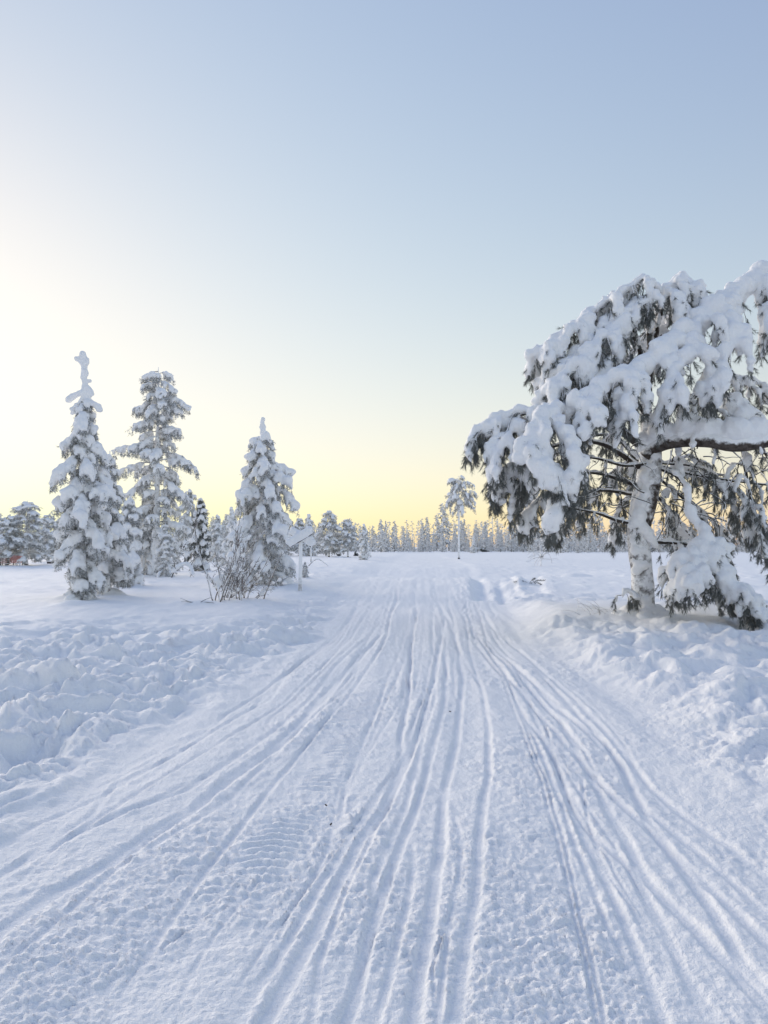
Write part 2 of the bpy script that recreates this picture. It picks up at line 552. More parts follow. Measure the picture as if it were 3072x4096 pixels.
def height(x, y, detail=True):
    x, y = np.asarray(x, float), np.asarray(y, float)
    u = x - trail_c(y)
    wl_, wr_ = trail_w(y)
    wob = .35 * perlin(x * .6 + 3, y * .35)
    out_l = sstep(-.2, 2.2, -u - wl_ + wob)
    out_r = sstep(0, 1.1, u - wr_ + wob)
    off = np.maximum(out_l, out_r)
    far = sstep(90, 200, y)
    z = .10 * perlin(x * .07, y * .07) * (1 - .5 * far) + .12 * perlin(x * .021 + 5, y * .021)
    near = sstep(22, 6, y)
    z = z * (1 - .75 * near)
    # banks: left plateau of undisturbed snow, right mound under the pine
    plateau = out_l * sstep(10.0, 16.0, y + 1.6 * perlin(x * .35, 2.2) + .8 * perlin(x * 1.1, y * .7)) * (1 - sstep(55, 90, y))
    z = z + .14 * out_l * (1 - .4 * far) + .07 * plateau
    mound = np.exp(-(((x - 5.6) / 3.6) ** 2 + ((y - 15.6) / 3.2) ** 2))
    z = z + .20 * out_r * (1 - .7 * sstep(16, 32, y)) + .16 * mound * out_r
    for mx, my, mr, mh in MOUNDS:
        z = z + mh * np.exp(-(((x - mx) / mr) ** 2 + ((y - my) / (mr * .8)) ** 2) ** 1.5)
    # crest and dip on the trail
    lane = np.exp(-(u / 9.0) ** 4)
    z = z + lane * (.10 * np.exp(-((y - 36) / 7) ** 2) - .42 * np.exp(-((y - 46) / 6) ** 2))
    # slow land behind
    z = z + .25 * sstep(60, 240, y) * 0
    if not detail:
        return z
    smooth_zone = np.maximum(plateau, sstep(.35, .75, mound))
    churn_l = sstep(-.05, .9, -u - wl_ + wob) * (1 - smooth_zone) * (1 - sstep(16, 40, y))
    churn_r = out_r * (1 - smooth_zone) * (1 - sstep(12, 30, y)) * (1 - .35 * sstep(5, 8, y))
    wx, wy = x + .25 * perlin(x * 1.3, y * 1.3), y + .25 * perlin(x * 1.3 + 40, y * 1.3)
    patch = sstep(-.3, .35, perlin(x * .9 + 11, y * .45 + 2) + .4 * perlin(x * 2.3, y * 1.4))
    qx, qy = x + .03 * perlin(x * 9, y * 9), y + .03 * perlin(x * 9 + 50, y * 9)
    g1 = clumps(qx * 14, qy * 14, .16) * .026 + clumps(qx * 29 + 5, qy * 29, .45) * .019 + clumps(qx * 58 + 3, qy * 58, .65) * .012
    big = fbm(wx * 1.1, wy * 1.1, 3)
    bil = np.abs(perlin(wx * 2.3, wy * 2.3)) * .8 + np.abs(perlin(wx * 4.9 + 7, wy * 4.9)) * .45 + np.abs(perlin(wx * 10.3, wy * 10.3 + 3)) * .2
    cl = clumps(wx * 2.2, wy * 2.2, .7) * .22 + clumps(wx * 4.3 + 9, wy * 4.3, .6) * .14 + clumps(wx * 9.7, wy * 9.7, .5) * .07
    z = z + churn_l * (.16 * big + .17 * bil + .50 * cl - .18 + .010 * fbm(x * 9, y * 9, 3, .6))
    # right bank: softer, pressed furrows running along the trail
    fur = perlin((x - .32 * y) * 2.4, (y + .3 * x) * .55) + .5 * perlin((x - .3 * y) * 5.2 + 9, y * 1.2)
    z = z + churn_r * (.16 * big + .16 * bil + .34 * cl + .06 * fur + .13 * np.maximum(perlin(x * 1.5 + 3, y * 1.1 + 8), -.2) - .12 + .7 * g1 + .010 * fbm(x * 9, y * 9, 3, .6))
    # drifts and small hollows on undisturbed snow
    calm = np.clip(off - churn_l - churn_r, 0, 1)
    drift = perlin(x * .55 + .8 * y * .3, y * .33) + .4 * perlin(x * 1.5, y * .9 + 4)
    pock = np.maximum(0, perlin(x * 1.7 + 31, y * 1.1)) ** 2
    z = z + calm * (.055 * drift + .016 * perlin(x * 4, y * 3) + .10 * pock * sstep(18, 30, y) * (1 - far))
    # trail surface: crumbly packed snow
    on = 1 - off
    tz = .018 * perlin(u * .9, y * .25) + .02 * perlin(u * 2.1 + 5, y * .5)
    crumb = g1 * (.22 + .9 * patch) * (1 - .9 * sstep(9, 25, y)) + .010 * fbm(x * 7, y * 4.5, 5, .66) * (1 - .6 * sstep(9, 25, y))
    fine = np.zeros_like(x)
    for k, (q, hw) in enumerate(TREAD):
        e = (x - np.interp(y, q[:, 1], q[:, 0])) / hw
        band = np.exp(-np.abs(e) ** 6) * sstep(q[0, 1] - .8, q[0, 1], y) * (1 - sstep(q[-1, 1] - 2, q[-1, 1], y))
        ph = (y + .25 * np.abs(e) * hw + .03 * perlin(x * 3, y * 2)) / .088
        lug = np.abs((ph % 1) - .5) * 2
        keep = sstep(-.2, .35, perlin(x * 2.1 + 5 * k, y * 1.3) + .5 * perlin(x * 7, y * 6))
        fine = fine + band * keep * (.024 * (sstep(.25, .75, lug) - .5) + .010 * np.exp(-((np.abs(e) - .9) / .12) ** 2))
        crumb = crumb * (1 - .6 * band * keep)
    z = z + on * (tz + .72 * crumb + fine * (1 - sstep(7, 12, y)) + .03 * perlin(u * .8, y * .3) * sstep(20, 35, y))
    # faint parallel grooves further off
    z = z + on * .012 * perlin(u * 5.5 + .4 * perlin(y * .3, 1.1), y * .10) * sstep(3.0, 8.0, y)
    for sy_, sx_, w, d, b in RUT_XY:
        m = (y > sy_[0] - .6) & (y < sy_[-1] + .8)
        if not m.any():
            continue
        ym, xm = y[m], x[m]
        cx = np.interp(ym, sy_, sx_)
        slope = (np.interp(ym + .15, sy_, sx_) - np.interp(ym - .15, sy_, sx_)) / .3
        e = (xm - cx + .006 * perlin(ym * 2.0 + w * 190, ym * 0 + 3) + .012 * perlin(ym * .7, ym * 0 + w * 150)) / np.sqrt(1 + slope ** 2)
        ends = sstep(sy_[0] - .6, sy_[0] + .1, ym) * (1 - sstep(sy_[-1] - .3, sy_[-1] + .8, ym))
        var = np.clip(.75 + .5 * perlin(ym * .9 + d * 300, ym * 0 + w * 37), .25, 1.3)
        ww = w * (1 + .12 * perlin(ym * 1.3, ym * 0 + d * 91))
        t = e / ww
        prof = -d * np.exp(-np.abs(t * 1.1) ** 5)
        lump = np.clip(.55 + .55 * perlin(xm * 9, ym * 4.3) + .45 * perlin(xm * 21, ym * 17), 0, 1.6)
        prof = prof + .75 * b * lump * (np.exp(-((np.abs(t) - 1.6) / .55) ** 2)) * np.where(t > 0, 1.1, .8)
        z[m] = z[m] + prof * ends * var
        # ruts are pressed smooth
        core = np.exp(-np.abs(t * 1.15) ** 6) * ends * .85 * on[m]
        z[m] = z[m] - .72 * core * crumb[m]
    return z


def ground_z(x, y):
    return float(height(np.array([x]), np.array([y]))[0])


def foot(px, py):
    """ground point seen at a pixel"""
    d = at(px, py, 1.0) - np.array([0, 0, CAM_H])
    ts = np.concatenate([np.arange(2, 60, .1), np.arange(60, 700, .5)])
    zz = height(d[0] * ts, ts)
    zr = CAM_H + d[2] * ts
    k = np.where(zr <= zz)[0]
    t = ts[k[0]] if len(k) else 260.0
    return np.array([d[0] * t, t, ground_z(d[0] * t, t)])


def build_ground():
    r = [2.0]
    while r[-1] < 420:
        q = r[-1]
        dr = min(q * q / 1000, (.0050 if q < 18 else .0075) * q)
        if q > 60:
            dr = .016 * q
        r.append(q + dr)
    r = np.array([.02, .6, 1.2, 1.6] + r + [520, 700, 1000, 1600, 2600, 4500, 9000])
    half = np.concatenate([np.linspace(0, 31, 262), np.linspace(31.4, 50, 44), np.linspace(55, 180, 26)])
    th = np.radians(np.concatenate([-half[:0:-1], half]))
    R, TH = np.meshgrid(r, th, indexing='ij')
    X, Y = R * np.sin(TH), R * np.cos(TH)
    Z = height(X.ravel(), Y.ravel()).reshape(X.shape)
    far = R > 600
    Z = np.where(far, Z * 0, Z)
    behind = np.clip((np.abs(TH) - math.radians(60)) / math.radians(40), 0, 1)
    Z = Z * (1 - behind * .7)
    nr, nt = X.shape
    V = np.stack([X, Y, Z], -1).reshape(-1, 3)
    i, j = np.meshgrid(np.arange(nr - 1), np.arange(nt - 1), indexing='ij')
    a = (i * nt + j).ravel()
    F = np.stack([a, a + 1, a + nt + 1, a + nt], -1)
    o = link('snow_ground', make_mesh('snow_ground', V, F[:, ::-1], M_GROUND))
    tag(o, 'snow covered open ground with ski and sledge ruts along the trail', None, None, 'structure')


build_ground()
#TREES#
# ------------------------------------------------------------------ snow-laden trees
UP = np.array([0, 0, 1.0])


def finger(P0, D0, length, r, rng, droop=2.8, step=.5, beads=.22):
    """a snow-wrapped twig: starts at P0 along D0 and bends down; returns points and radii"""
    n = max(3, int(length / (step * r)) + 1)
    ds = length / (n - 1)
    P, D = [np.array(P0, float)], nrm(D0)
    for _ in range(n - 1):
        D = nrm(D + np.array([0, 0, -droop * ds / length * 1.2]) + rng.normal(0, .10, 3))
        P.append(P[-1] + D * ds)
    t = np.linspace(0, 1, n)
    rad = r * (.34 + .74 * np.sin(np.pi * np.clip(t * .80 + .08, 0, 1)) ** .8 - .12 * t ** 3) * rng.uniform(.68, 1.28, n)
    rad = rad * (1 + beads * np.sin(np.arange(n) * ds * 2 * math.pi / (2.6 * r) + rng.uniform(0, 6.28)))
    return np.array(P), rad


class Tree:
    """gathers wood, needles and snow of one tree or one bough"""

    def __init__(self, rng):
        self.g, self.sc, self.sr, self.rng, self.knobs = Geo(), [], [], rng, 0
        self.tp, self.ta, self.tl = [], [], []

    def wood(self, path, radii, sides=5, m=0):
        self.g.add(*tube(path, radii, sides), m)

    def snow(self, C, R):
        C, R = np.asarray(C, float).reshape(-1, 3), np.asarray(R, float).ravel()
        self.sc.append(C)
        self.sr.append(R)
        if self.knobs:
            big = R > .06
            for _ in range(self.knobs):
                d = nrm(self.rng.normal(0, 1, (big.sum(), 3)))
                self.sc.append(C[big] + d * (R[big] * .78)[:, None])
                self.sr.append(R[big] * self.rng.uniform(.32, .58, big.sum()))

    def tuft(self, P, A, L):
        self.tp.append(np.asarray(P, float).reshape(-1, 3))
        self.ta.append(np.asarray(A, float).reshape(-1, 3))
        self.tl.append(np.broadcast_to(np.asarray(L, float), (len(self.tp[-1]),)))

    def grow_needles(self, n, nl, w, m=1, spread=(25, 75)):
        if self.tp:
            self.g.add(*needles(np.vstack(self.tp), np.vstack(self.ta), n, np.concatenate(self.tl), nl, w, self.rng, spread), m)

    def balls(self):
        return np.vstack(self.sc), np.concatenate(self.sr)


def drape(T, path, r0, r1, nf, flen, fr, blanket, spread=.25, dark=.5, tuft_gap=.11, bare=0.0, tl=.16, side=None, twig_r=.008, lift=.55, tip=True, sides=6, down=.35, t0=.08):
    """dress a limb: blanket of snow on top, snow-wrapped twigs hanging off it, dark needles below"""
    rng = T.rng
    n = len(path)
    tt = np.linspace(0, 1, n)
    T.wood(path, r0 + (r1 - r0) * tt, sides, 0)
    tan = nrm(np.gradient(path, axis=0))
    seg = np.concatenate([[0], np.cumsum(np.linalg.norm(np.diff(path, axis=0), axis=1))])
    if blanket:
        b0, b1 = blanket
        s = 0.0
        while s < seg[-1]:
            t = s / seg[-1]
            R = (b0 + (b1 - b0) * t) * rng.uniform(.8, 1.2) * (1 + .28 * math.sin(s * 2 * math.pi / .42 + b0 * 50))
            k = np.array([np.interp(s, seg, path[:, c]) for c in range(3)])
            if rng.random() > bare * (.8 if bare > .45 else .15):
                T.snow(k + UP * R * lift + rng.normal(0, .15 * R, 3), R)
            s += R * .5
    nd = int(nf * dark)
    for i in range(nf + nd):
        isdark = i >= nf
        t = t0 + (1 - t0) * (i + rng.random()) / nf if not isdark else rng.uniform(t0, 1)
        k = np.array([np.interp(t, tt, path[:, c]) for c in range(3)])
        a = np.array([np.interp(t, tt, tan[:, c]) for c in range(3)])
        perp = nrm(np.cross(a, UP) + 1e-6)
        sg = rng.choice([-1, 1]) if side is None else side
        D = nrm(perp * sg * rng.uniform(.2, 1.1) + a * rng.uniform(0, .9) + UP * rng.uniform(-down, .25))
        L = rng.uniform(*flen) * (.85 if isdark else 1) * (.75 + .35 * math.sin(math.pi * min(1, t)))
        R = rng.uniform(*fr)
        P, rad = finger(k + perp * sg * rng.uniform(0, spread) * .5, D, L, R, rng)
        T.wood(np.vstack([k, P]), np.linspace(twig_r * 1.4, twig_r * .5, len(P) + 1), 3, 0)
        if rng.random() > bare and not isdark:
            T.snow(P + UP * rad[:, None] * .25, rad)
            if rng.random() < .5:      # a lump grown to the side
                j = rng.integers(0, len(P))
                T.snow(P[j] + rng.normal(0, .6 * R, 3), R * rng.uniform(.5, .9))
        seg_d = nrm(np.gradient(P, axis=0))
        m = len(P)
        for _ in range(max(2, int(L / tuft_gap))):
            j = rng.integers(0, m)
            off = nrm(rng.normal(0, 1, 3) * np.array([1, 1, .5]) + np.array([0, 0, -.55]))
            T.tuft(P[j] + off * rad[j] * .62, seg_d[j] * .6 + off * .7 + np.array([0, 0, -.3]), tl * rng.uniform(.7, 1.3))
        if tip:
            T.tuft(P[-1] - seg_d[-1] * .03, seg_d[-1] + np.array([0, 0, -.2]), tl * rng.uniform(.8, 1.4))
            T.tuft(P[-1], seg_d[-1] + rng.normal(0, .4, 3), tl * .8)


def place_tree(name, loc, label, cat, group=None):
    e = bpy.data.objects.new(name, None)
    COL.objects.link(e)
    e.location = [float(c) for c in loc]
    e.empty_display_size = .3
    return tag(e, label, cat, group)


# ---- the big leaning pine on the right bank
def big_pine():
    rng = np.random.default_rng(11)
    base = foot(643, 613)
    Y0 = base[1]
    root = place_tree('pine_tree', base, 'big old pine bowed under thick snow, its drooping boughs reaching over the right bank', 'tree')

    def D(x, y, dy=0.0):
        return at(x * .46293, y * .46293, Y0 + dy) - base

    def path(pts, n=26):
        return spline([D(*p) for p in pts], n)
    # trunk: one bole that parts into two stems
    T = Tree(rng)
    P = path([(1391, 1340, 0), (1390, 1300, 0), (1386, 1230, 0), (1378, 1160, 0), (1382, 1090, 0), (1394, 1020, 0), (1398, 940, 0), (1396, 860, .1), (1410, 760, .1), (1424, 660, .0)], 60)
    rr = np.interp(np.linspace(0, 1, 60), [0, .05, .15, .3, .45, .6, .8, 1], [.27, .215, .20, .195, .17, .13, .09, .05])
    rr = rr * (1 + .06 * np.array([perlin(np.array([i * .35]), np.array([.7]))[0] for i in range(60)]))
    V, F = tube(P, rr, 14)
    ang = np.arctan2(V[:, 1], V[:, 0])
    V = V + .012 * nrm(np.c_[V[:, :2] - P[np.clip((np.arange(len(V)) // 14), 0, 59)][:, :2], np.zeros(len(V))]) * perlin(V[:, 2] * 9, ang * 6)[:, None]
    T.g.add(V, F)
    T.wood(path([(1384, 1150, 0), (1404, 1080, -.1), (1414, 1020, -.15), (1416, 960, -.1), (1425, 935, -.1)], 24), np.linspace(.15, .10, 24), 10)
    link('trunk', T.g.mesh('trunk', [M_TRUNKP]), root)
    # snow plastered on the bole
    S = Tree(rng)
    for i in range(70):
        t = rng.random() ** .9
        k = int(t * 42)
        a = rng.uniform(-2.7, -.2)
        if k < 13 and rng.random() < .75:
            continue
        R = rng.uniform(.05, .12)
        S.snow(P[k] + np.array([math.cos(a), math.sin(a), 0]) * (rr[k] - R * .45), R)
    for x, y, R in ((1378, 1112, .16), (1372, 1130, .15), (1385, 1140, .14), (1398, 1150, .12), (1408, 1165, .10), (1416, 1178, .07), (1384, 1085, .13), (1392, 1065, .12), (1404, 1040, .12), (1412, 1010, .12), (1415, 985, .11), (1388, 1030, .10)):
        S.snow(D(x, y, -.16), R)
    for i in range(60):
        a = rng.uniform(0, 2 * math.pi)
        q_ = rng.uniform(.15, .5)
        S.snow(np.array([math.cos(a) * q_, math.sin(a) * q_, .10 - .45 * q_]), rng.uniform(.13, .18))
    snow_object('trunk_snow', *S.balls(), .03, root, M_SNOW, 4)

    def bough(pts, r0, r1, nf, flen, fr, blanket, **kw):
        T = Tree(rng)
        T.knobs = 3
        p = path(pts, 30)
        drape(T, p, r0, r1, max(4, int(nf * .5)), (flen[0] * .9, flen[1] * 1.05), (fr[0] * .68, fr[1] * .70), (blanket[0] * .72, blanket[1] * .62), tuft_gap=.088, **{'dark': .9, **kw})
        T.grow_needles(30, .09, .0085, 1, (12, 50))
        o = link('bough', T.g.mesh('bough', [M_TRUNKP if r0 > .1 else M_TWIG, M_NEEDLE]), root)
        if T.sc:
            snow_object('snow_load', *T.balls(), .039, o, M_SNOW, 1, rough=.07)
        return o
    # crown top and the long slope to the left
    bough([(1400, 860, 0), (1405, 760, .1), (1425, 650, .0), (1395, 603, -.1), (1325, 645, -.2), (1255, 692, -.3), (1190, 745, -.4), (1146, 775, -.4)], .07, .015, 52, (.35, .75), (.09, .15), (.05, .15), t0=.42, lift=.3)
    bough([(1424, 660, 0), (1462, 608, 0), (1500, 622, -.1), (1522, 660, -.2)], .04, .015, 22, (.35, .7), (.09, .14), (.13, .12))
    bough([(1405, 780, .1), (1340, 715, -.5), (1285, 745, -.8), (1225, 810, -1.0), (1175, 850, -1.1)], .05, .015, 40, (.35, .8), (.09, .15), (.08, .15), t0=.25)
    bough([(1400, 830, 0), (1370, 730, -.4), (1325, 770, -.8), (1280, 830, -1.0), (1255, 880, -1.1)], .05, .015, 34, (.35, .75), (.08, .14), (.06, .12), t0=.25)
    bough([(1410, 740, 0), (1450, 690, .4), (1420, 700, .9), (1370, 760, 1.2), (1330, 830, 1.3)], .05, .015, 30, (.3, .6), (.08, .13), (.07, .12), bare=.2)
    bough([(1400, 800, 0), (1345, 680, -.2), (1285, 715, -.4), (1225, 780, -.5), (1175, 812, -.6)], .05, .015, 40, (.3, .65), (.09, .14), (.06, .12), t0=.3)
    bough([(1405, 760, .1), (1392, 650, -.2), (1345, 685, -.5), (1300, 740, -.6)], .05, .015, 30, (.3, .65), (.09, .14), (.06, .13), t0=.3)
    bough([(1410, 740, 0), (1442, 640, -.2), (1472, 650, -.4), (1490, 690, -.5)], .04, .015, 24, (.3, .55), (.09, .13), (.06, .12), t0=.3)
    bough([(1400, 850, .1), (1350, 790, .5), (1270, 800, .8), (1200, 850, .9)], .05, .015, 36, (.3, .6), (.08, .13), (.06, .10), bare=.2)
    bough([(1400, 900, 0), (1350, 850, -.4), (1290, 890, -.7), (1230, 960, -.8)], .05, .015, 30, (.3, .55), (.07, .11), (.05, .08), bare=.3)
    # the heavy diagonal bough from the upper right down across the front
    bough([(1720, 580, .3), (1640, 607, .0), (1560, 665, -.4), (1490, 715, -.8), (1420, 770, -1.1), (1350, 812, -1.3), (1290, 842, -1.4), (1245, 872, -1.5)], .09, .03, 50, (.4, .85), (.10, .16), (.27, .20), lift=.35, spread=.4)
    bough([(1560, 665, -.4), (1580, 720, -1.0), (1555, 790, -1.2), (1515, 850, -1.3)], .03, .012, 26, (.35, .7), (.10, .15), (.16, .14))
    bough([(1500, 715, -.7), (1490, 760, -1.2), (1450, 820, -1.4), (1430, 870, -1.45)], .03, .012, 22, (.35, .7), (.09, .14), (.17, .13))
    bough([(1380, 795, -1.2), (1365, 850, -1.6), (1345, 915, -1.7)], .03, .012, 18, (.3, .6), (.09, .14), (.16, .12))
    bough([(1290, 842, -1.4), (1270, 880, -1.7), (1255, 920, -1.75)], .03, .012, 14, (.3, .55), (.09, .13), (.15, .11))
    bough([(1650, 605, 0), (1672, 640, -.4), (1662, 690, -.6), (1650, 720, -.6)], .03, .012, 20, (.3, .55), (.09, .14), (.15, .13))
    bough([(1690, 590, .2), (1740, 640, -.2), (1770, 690, -.3), (1790, 730, -.3)], .04, .012, 18, (.35, .7), (.09, .14), (.16, .13))
    # left arm and the mass hanging from it
    bough([(1392, 970, 0), (1310, 905, -.5), (1225, 873, -.8), (1150, 888, -1.0), (1080, 905, -1.0), (1032, 935, -1.0), (1012, 962, -1.0)], .08, .02, 46, (.25, .5), (.08, .125), (.07, .12), t0=.3)
    bough([(1245, 890, -1.0), (1180, 895, -1.6), (1150, 945, -1.85), (1185, 1005, -2.0), (1215, 1060, -2.0), (1185, 1115, -2.0)], .04, .012, 48, (.3, .6), (.10, .15), (.14, .15))
    bough([(1180, 900, -1.5), (1230, 960, -2.0), (1240, 1020, -2.1), (1230, 1070, -2.1)], .03, .012, 26, (.3, .5), (.09, .14), (.13, .13))
    bough([(1120, 900, -1.0), (1090, 960, -1.4), (1060, 1020, -1.5)], .03, .012, 22, (.3, .55), (.08, .12), (.10, .10))
    # skirts under the left arm: more needle than snow
    bough([(1385, 1010, 0), (1290, 955, -.3), (1170, 970, -.5), (1095, 1010, -.6), (1062, 1045, -.6)], .06, .012, 56, (.3, .6), (.07, .10), (.04, .06), bare=.15, t0=.3, tl=.17)
    bough([(1385, 1050, 0), (1270, 1020, -.1), (1185, 1065, -.3), (1120, 1120, -.3)], .05, .012, 46, (.3, .6), (.07, .10), (.04, .06), bare=.18, t0=.3, tl=.17)
    bough([(1388, 1070, .2), (1280, 1060, .4), (1210, 1110, .6), (1190, 1150, .6)], .05, .012, 36, (.25, .5), (.06, .09), (.03, .05), bare=.3, t0=.3, tl=.17)
    bough([(1200, 900, -.8), (1150, 960, -.9), (1125, 1035, -.9), (1105, 1090, -.9)], .03, .01, 40, (.3, .55), (.07, .105), (.05, .07), bare=.12, tl=.17)
    bough([(1160, 890, -.7), (1080, 950, -.7), (1070, 1015, -.7), (1072, 1060, -.7)], .03, .01, 36, (.3, .5), (.07, .105), (.05, .07), bare=.12, tl=.17)
    bough([(1385, 1000, .3), (1320, 940, .9), (1230, 960, 1.3), (1160, 1030, 1.5), (1120, 1090, 1.5)], .05, .012, 40, (.3, .55), (.06, .09), (.04, .06), bare=.35, tl=.19)
    # thick limb to the right with a slab of snow
    bough([(1396, 985, -.05), (1418, 962, -.2), (1465, 950, -.5), (1530, 950, -.8), (1590, 960, -.9), (1660, 950, -.8), (1780, 930, -.4)], .15, .13, 12, (.2, .4), (.05, .08), (.22, .24), bare=0.0, lift=1.15, dark=.2, t0=.3, sides=10)
    bough([(1470, 890, .2), (1530, 830, .3), (1600, 815, .2), (1670, 850, .1), (1720, 900, 0)], .05, .02, 34, (.3, .6), (.07, .11), (.06, .07), bare=.25)
    bough([(1420, 930, 0), (1470, 870, -.3), (1530, 880, -.5), (1580, 900, -.5)], .05, .015, 24, (.25, .5), (.07, .10), (.05, .06), bare=.35)
    bough([(1560, 850, -.1), (1610, 880, -.5), (1625, 930, -.6)], .03, .012, 22, (.3, .5), (.08, .11), (.09, .10))
    # curtains on the right: hanging twigs with lumps of snow
    for pts in ([(1430, 1000, -.1), (1510, 1010, -.2), (1590, 1060, -.3), (1640, 1130, -.3)],
                [(1600, 950, -.3), (1615, 1040, -.5), (1630, 1120, -.5), (1650, 1200, -.5)],
                [(1430, 1000, .3), (1500, 990, .8), (1570, 1060, 1.0), (1600, 1150, 1.0)],
                [(1420, 1030, .1), (1480, 1080, .4), (1540, 1130, .5), (1580, 1210, .5)],
                [(1640, 960, .2), (1690, 1040, .2), (1700, 1130, .2), (1690, 1200, .2)],
                [(1410, 1060, .3), (1460, 1120, .9), (1500, 1170, 1.1), (1520, 1220, 1.1)],
                [(1410, 1010, .4), (1350, 1000, 1.0), (1290, 1060, 1.3), (1250, 1130, 1.4)],
                [(1400, 1040, .4), (1380, 1040, 1.2), (1340, 1100, 1.6), (1330, 1160, 1.6)]):
        bough(pts, .03, .008, 40, (.25, .6), (.05, .085), (.045, .05), bare=.25, tl=.15, dark=.35)
    # low limbs
    bough([(1425, 1010, -.15), (1466, 1030, -.5), (1486, 1065, -.7), (1490, 1110, -.8), (1532, 1172, -1.0), (1500, 1190, -1.1), (1450, 1230, -1.2)], .05, .015, 56, (.3, .65), (.10, .15), (.05, .17), t0=.6, lift=.7)
    bough([(1530, 1172, -1.0), (1560, 1215, -1.2), (1585, 1265, -1.3), (1640, 1300, -1.3)], .03, .012, 52, (.25, .5), (.08, .13), (.12, .12))
    bough([(1500, 1190, -1.1), (1490, 1230, -1.4), (1460, 1270, -1.5)], .03, .012, 38, (.25, .45), (.09, .13), (.13, .12))
    bough([(1540, 1180, -1.0), (1520, 1230, -.7), (1540, 1280, -.6)], .03, .012, 18, (.25, .45), (.08, .12), (.10, .11))
    bough([(1590, 1270, -1.3), (1620, 1310, -1.5), (1660, 1330, -1.5)], .02, .01, 16, (.2, .3), (.07, .11), (.10, .10))
    bough([(1388, 1130, -.1), (1340, 1125, -.2), (1290, 1108, -.3), (1240, 1098, -.3)], .05, .02, 8, (.2, .35), (.04, .06), (.04, .035), lift=1.0, bare=.3)
    bough([(1400, 1170, .05), (1460, 1172, .1), (1530, 1180, .15)], .05, .03, 6, (.2, .3), (.04, .06), (.05, .045), lift=1.1, bare=.3)
    bough([(1404, 1000, -.1), (1480, 1020, -.3), (1560, 1035, -.4), (1680, 1050, -.4)], .035, .02, 10, (.2, .4), (.035, .05), (.035, .035), lift=1.0, bare=.4)
    bough([(1400, 1000, -.1), (1350, 1005, -.4), (1290, 990, -.5), (1240, 985, -.5)], .04, .02, 12, (.2, .4), (.035, .05), (.035, .035), lift=1.0, bare=.4)
    # bare crooked twigs under the crown
    for i in range(80):
        x, y = rng.uniform(1290, 1660), rng.uniform(960, 1130)
        dy = rng.uniform(-.7, .9)
        p = [D(x, y, dy)]
        d = nrm(np.array([rng.normal(0, 1) + (.5 if x > 1400 else -.5), rng.normal(0, .5), rng.normal(.1, .4)]))
        for _ in range(9):
            d = nrm(d + rng.normal(0, .28, 3) + np.array([0, 0, -.14]))
            p.append(p[-1] + d * rng.uniform(.07, .13))
        T = Tree(rng)
        T.wood(spline(p, 18), np.linspace(.014, .004, 18), 4)
        o = link('twig', T.g.mesh('twig', [M_TWIG]), root)
    # a small tuft-laden shoot at the foot of the bole
    bough([(1385, 1300, -.1), (1370, 1285, -.25), (1352, 1278, -.35), (1345, 1290, -.4)], .015, .006, 8, (.12, .2), (.05, .08), (.05, .07))
    return root


# ---- general conifer
def conifer(rng, H, radius, t0, nb, upward, droop, nf, flen, fr, blanket, taper=1.0, r_trunk=.09, bare=.1, tl=.14, lean=(0, 0), crook=.02,
            profile=None, nn=26, nl=.07, nw=.008, per_bough=False, fingers_t0=.2, len_jit=(.7, 1.15), sides=4, dark=.6, bare_low=.25, knobs=1):
    """returns trunk Geo, list of boughs (Tree)"""
    n = 24
    tz = np.linspace(0, 1, n)
    wob = np.cumsum(rng.normal(0, crook * H / n, (n, 2)), axis=0)
    P = np.c_[wob[:, 0] * 1.0 + lean[0] * tz * H, wob[:, 1] + lean[1] * tz * H, tz * H]
    TR = Tree(rng)
    TR.wood(P, r_trunk * (1 - tz) ** .8 + .012, 8)
    boughs = []
    golden = 2.399963
    a0 = rng.uniform(0, 6.28)
    for b in range(nb):
        f = (b + rng.uniform(0, .7)) / nb
        t = t0 + (1 - t0) * f * .985
        rad = radius * (profile(f) if profile else (1 - f) ** taper) * rng.uniform(*len_jit)
        rad = max(rad, .10 * radius)
        az = a0 + b * golden + rng.normal(0, .25)
        o = np.array([math.cos(az), math.sin(az), 0])
        k = np.array([np.interp(t, tz, P[:, c]) for c in range(3)])
        up_, dr_ = upward * rng.uniform(-.3, 2.0), droop * rng.uniform(.6, 1.4)
        s = np.linspace(0, 1, 9)
        path = k + o * (s * rad)[:, None] + UP * (rad * (up_ * s - dr_ * s * s))[:, None]
        path[:, :2] += np.cumsum(rng.normal(0, .03 * rad, (9, 2)), axis=0) * s[:, None]
        T = Tree(rng)
        T.knobs = knobs
        sc_ = .45 + .55 * min(1, rad / (radius * .7))
        drape(T, path, .022 * sc_ + .004, .006, max(2, int(nf * sc_)), (flen[0] * sc_, flen[1] * sc_), fr,
              (blanket[0] * sc_, blanket[1] * sc_) if blanket else None, bare=min(.8, bare + (1 - f) * bare_low), tl=tl, dark=dark, twig_r=.006, t0=fingers_t0, sides=sides, spread=.2)
        T.grow_needles(nn, nl, nw)
        boughs.append(T)
    return TR, P, boughs


def merged(trees, g_only=False):
    g = Geo()
    C, R = [], []
    for T in trees:
        for V, F, M in zip(T.g.v, T.g.f, T.g.m):
            pass
        if T.g.v:
            V, F, M = np.vstack(T.g.v), np.vstack(T.g.f), np.concatenate(T.g.m)
            g.v.append(V)
            g.f.append(F + g.n)
            g.m.append(M)
            g.n += len(V)
        if T.sc:
            c, r = T.balls()
            C.append(c)
            R.append(r)
    return g, np.vstack(C), np.concatenate(R)


